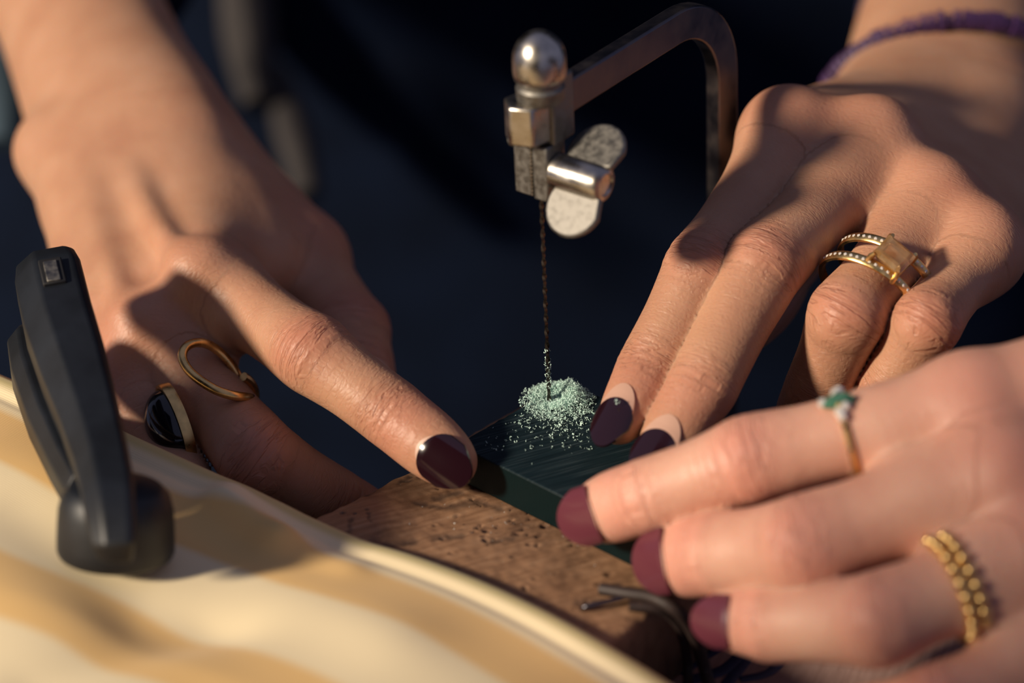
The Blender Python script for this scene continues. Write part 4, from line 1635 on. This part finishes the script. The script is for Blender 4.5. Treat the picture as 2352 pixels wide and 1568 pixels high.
def on_ring(a, out=0.9, t=0.0):
    return c + n * (rb + out) * math.cos(a) + b * (ra + out) * math.sin(a) + T * t


sgn = 1 if (b @ UP) > 0 else -1
gp = on_ring(sgn * 0.48, 1.5)
gX = unit(T)
gZ = unit(gp - c)
gY = np.cross(gZ, gX)
leaf = [(3.4 * math.cos(math.radians(a)) , 1.75 * math.sin(math.radians(a)) * (1 - 0.25 * abs(math.cos(math.radians(a))))) for a in range(0, 360, 20)]
v1 = [gp + gX * x + gY * y - gZ * 0.5 for x, y in leaf] + [gp + gX * x * 0.6 + gY * y * 0.55 + gZ * 0.9 for x, y in leaf]
k = len(leaf)
f1 = [tuple(range(k))[::-1], tuple(range(k, 2 * k))] + [(i, (i + 1) % k, k + (i + 1) % k, k + i) for i in range(k)]
put('green_stone', (v1, f1), M['green_stone'], gr, deg=20)
gm2 = gem_mesh(1.15)
for a, t in ((0.80, 0.2), (0.92, -0.5), (0.20, 0.3), (0.30, -1.0), (0.55, 2.9), (0.08, 0.0)):
    place(gm2, 'diamond', on_ring(sgn * a, 1.0, t), M['diamond'], gr)
for a in (0.66, 0.36):
    put('claw', lathe(on_ring(sgn * a, 0.3), gZ, [(0.8, 0), (0.9, 1.0), (0.6, 1.5), (0.1, 1.7)], 12), M['gold'], gr)

# beaded gold ring
br = empty('beaded_gold_ring', 'chunky gold beaded ring on the lower finger of the foreground hand', 'ring')
c, T, n, b, ra, rb = ring_frame(F_rng, 0.50)
put('band', band_mesh(c, T, n, b, ra + 0.1, rb + 0.1, 4.4, 0.5), M['gold'], br)
gm3 = gem_mesh(1.35)
for row in (-1.3, 1.3):
    for k in range(22):
        a = 2 * math.pi * (k + (0.5 if row > 0 else 0)) / 22
        place(gm3, 'bead', c + n * (rb + 1.5) * math.cos(a) + b * (ra + 1.5) * math.sin(a) + T * row, M['gold'], br)
for p in gm3.polygons:
    p.use_smooth = True

# a crumb stuck to the nail of the back hand
tip = R_idx.c[-1] + R_idx.N[-1] * 5.2 + RT * 1.2 + UP * 1.6
r9 = np.random.default_rng(4)
fl_ = link_mesh('wax_flake', *join_vf([curl(tip - FW * 1.0 + 0.35 * r9.normal(size=3), 0.55, r9) for _ in range(6)]), M['shaving'], None, False)
tag(fl_, 'tiny pale wax flake stuck on a dark polished nail', 'wax flake')

# purple bracelet of disc beads
pb = empty('bead_bracelet', 'purple bracelet of small disc beads on the right wrist', 'bracelet')
wc = P(2180, 232, 98)
wx = unit(P(2487, 206, 96) - P(1893, 258, 98))
wy = CV(0.05, 0.80, 0.60)
wy = unit(wy - (wy @ wx) * wx)
RXB, RYB = 31.0, 22.6
nb = 96
tv_ = []
for k in range(nb):
    a = 2 * math.pi * k / nb
    tv_.append((wc + wx * RXB * math.cos(a) + wy * RYB * math.sin(a), unit(-wx * RXB * math.sin(a) + wy * RYB * math.cos(a))))
bm = bmesh.new()
bmesh.ops.create_cone(bm, cap_ends=True, segments=14, radius1=2.3 * MM, radius2=2.3 * MM, depth=1.35 * MM)
bme = bpy.data.meshes.new('disc_bead')
bm.to_mesh(bme)
bm.free()
bme.materials.append(M['purple'])
for k, (p, t) in enumerate(tv_):
    ob = place(bme, 'bead', p + 0.12 * rng.normal(size=3), M['purple'], pb)
    ob.rotation_euler = Vector(t).to_track_quat('Z', 'Y').to_euler()
    s = 1 + 0.08 * rng.normal()
    ob.scale = (s, s, 1.0)
wire('string', [p for p, _ in tv_], 0.5, M['cord'], pb, 6, 3.0, closed=True)
put('clasp', lathe(P(1906, 212, 104), CV(0, 1, 0.2), [(0.5, -2.2), (1.5, -1.5), (1.9, 0), (1.5, 1.5), (0.5, 2.2)], 16), M['gold'], pb)
tb = wire('thread_bracelet', [wc + P(2226, 20, 128) - P(2180, 232, 98) + wx * 27.5 * math.cos(a) + wy * 21.0 * math.sin(a) for a in np.linspace(0, 2 * math.pi, 40)[:-1]], 0.9,
          simple_mat('violet_thread', (0.03, 0.022, 0.06), 0.7), None, 8, 3.0, closed=True)
tag(tb, 'thin dark thread bracelet above the purple beads', 'bracelet')

# ------------------------------------------------------------------ clothing of the two people
def coarse(name, chains, mat, parent, h=5.0):
    lo = np.min([q.box(20)[0] for q, _ in chains], 0)
    hi = np.max([q.box(20)[1] for q, _ in chains], 0)
    fl = Flesh(lo, hi, h)
    F = fl.blank() + 100
    for q, k in chains:
        F = fl.blend(F, q, k)
    V, Q = fl.surface(F)
    V = smooth_verts(V, Q, 2)
    return quad_object(name, V, Q, mat, parent, {})


e1, e2 = P(120, -130, 175), P(2270, -220, 195)
el, er = np.array([-330, 240., 150.]), np.array([330, 260., 130.])
sl_, sr_ = np.array([-230, 470., 360.]), np.array([230, 470., 360.])


def rw(p, a, b=None):
    return list(p) + [a, a if b is None else b]


d1, d2 = unit(e1 - P(178, 20, 134)), unit(e2 - P(2225, -50, 150))
fy = np.array([0, -1.0, 0])
coarse('shirt', [
    (Chain([rw([0, 480, -420], 250, 130), rw([0, 480, -150], 240, 125), rw([0, 480, 100], 230, 115), rw([0, 480, 320], 220, 100), rw([0, 480, 400], 90, 70)], fy, 40), 25),
    (Chain([rw(e1 - d1 * 6, 29), rw(e1 + d1 * 40, 36), rw(el, 44), rw(0.5 * (el + sl_), 50), rw(sl_, 60)], ZUP, 30), 20),
    (Chain([rw(e2 - d2 * 6, 30), rw(e2 + d2 * 40, 37), rw(er, 44), rw(0.5 * (er + sr_), 50), rw(sr_, 60)], ZUP, 30), 20),
], M['navy'], person_far, 6.0)
# hanging ends of the apron ties, far out of focus
q, _ = catmull([P(560, -200, 345), P(566, 0, 340), P(578, 130, 336), P(596, 240, 332)], 4)
put('apron_tie', tube_mesh(q, np.interp(np.linspace(0, 1, len(q)), [0, .6, 1], [12, 13, 8]), 14, up=RT, flat=0.7), M['greycloth'], person_far)
q, _ = catmull([P(630, 160, 340), P(668, 280, 336), P(694, 380, 333), P(706, 450, 330)], 4)
put('apron_tie', tube_mesh(q, np.interp(np.linspace(0, 1, len(q)), [0, .5, 1], [5, 8, 6]), 14, up=RT, flat=0.8), M['greycloth'], person_far)
q, _ = catmull([P(-40, -60, 260), P(-12, 120, 250), P(10, 240, 245), P(5, 330, 240)], 4)
put('apron_strap', tube_mesh(q, np.interp(np.linspace(0, 1, len(q)), [0, .5, 1], [8, 7, 4]), 12, up=RT, flat=1.2), M['bluecloth'], person_far)
f1_ = P(3330, 1030, -68)
coarse('sleeve', [(Chain([rw(f1_, 33), rw(P(3700, 985, -85), 38), rw(P(4300, 900, -130), 46), rw(P(4700, 900, -220), 52)], ZUP, 25), 12)], simple_mat('grey_wool', (0.05, 0.05, 0.06), 0.9), person_near, 4.0)

# ------------------------------------------------------------------ unseen wall with an opening, added behind the camera to shade the front fingers
def shade_window():
    U = unit(np.array([0.82, -0.56, 0]))                       # along the wall
    Wn = np.array([0.56, 0.82, 0])                             # towards the room
    Wn = unit(Wn - (Wn @ U) * U)
    edge = P(2140, 1490, -90)                                  # the jamb's shadow runs past here
    t = ((-760.0 * Wn - edge) @ Wn) / (SUN @ Wn)
    o = edge + SUN * t
    o[2] = 0
    win = bpy.data.objects.new('shade_window_1', None)
    C.objects.link(win)
    win['kind'] = 'structure'
    wm = simple_mat('shade_window_paint', (0.55, 0.53, 0.48), 0.5, noise=0.1, scale=20)
    put('frame_top', frame_box(o, U, Wn, ZUP, -1160, 0, -35, 35, 1000, 1060), wm, win, 3)
    put('sill', frame_box(o, U, Wn, ZUP, -1160, 0, -60, 60, -180, -140), wm, win, 3)
    for x in (-1190, 0):
        put('jamb', frame_box(o, U, Wn, ZUP, x, x + 45, -35, 35, -140, 1000), wm, win, 3)
    wl = put('shade_wall', join_vf([frame_box(o, U, Wn, ZUP, 45, 700, -60, 20, -800, 1400), frame_box(o, U, Wn, ZUP, -1160, 0, -60, 20, -800, -180)]), M['wall'])
    wl['kind'] = 'structure'


shade_window()
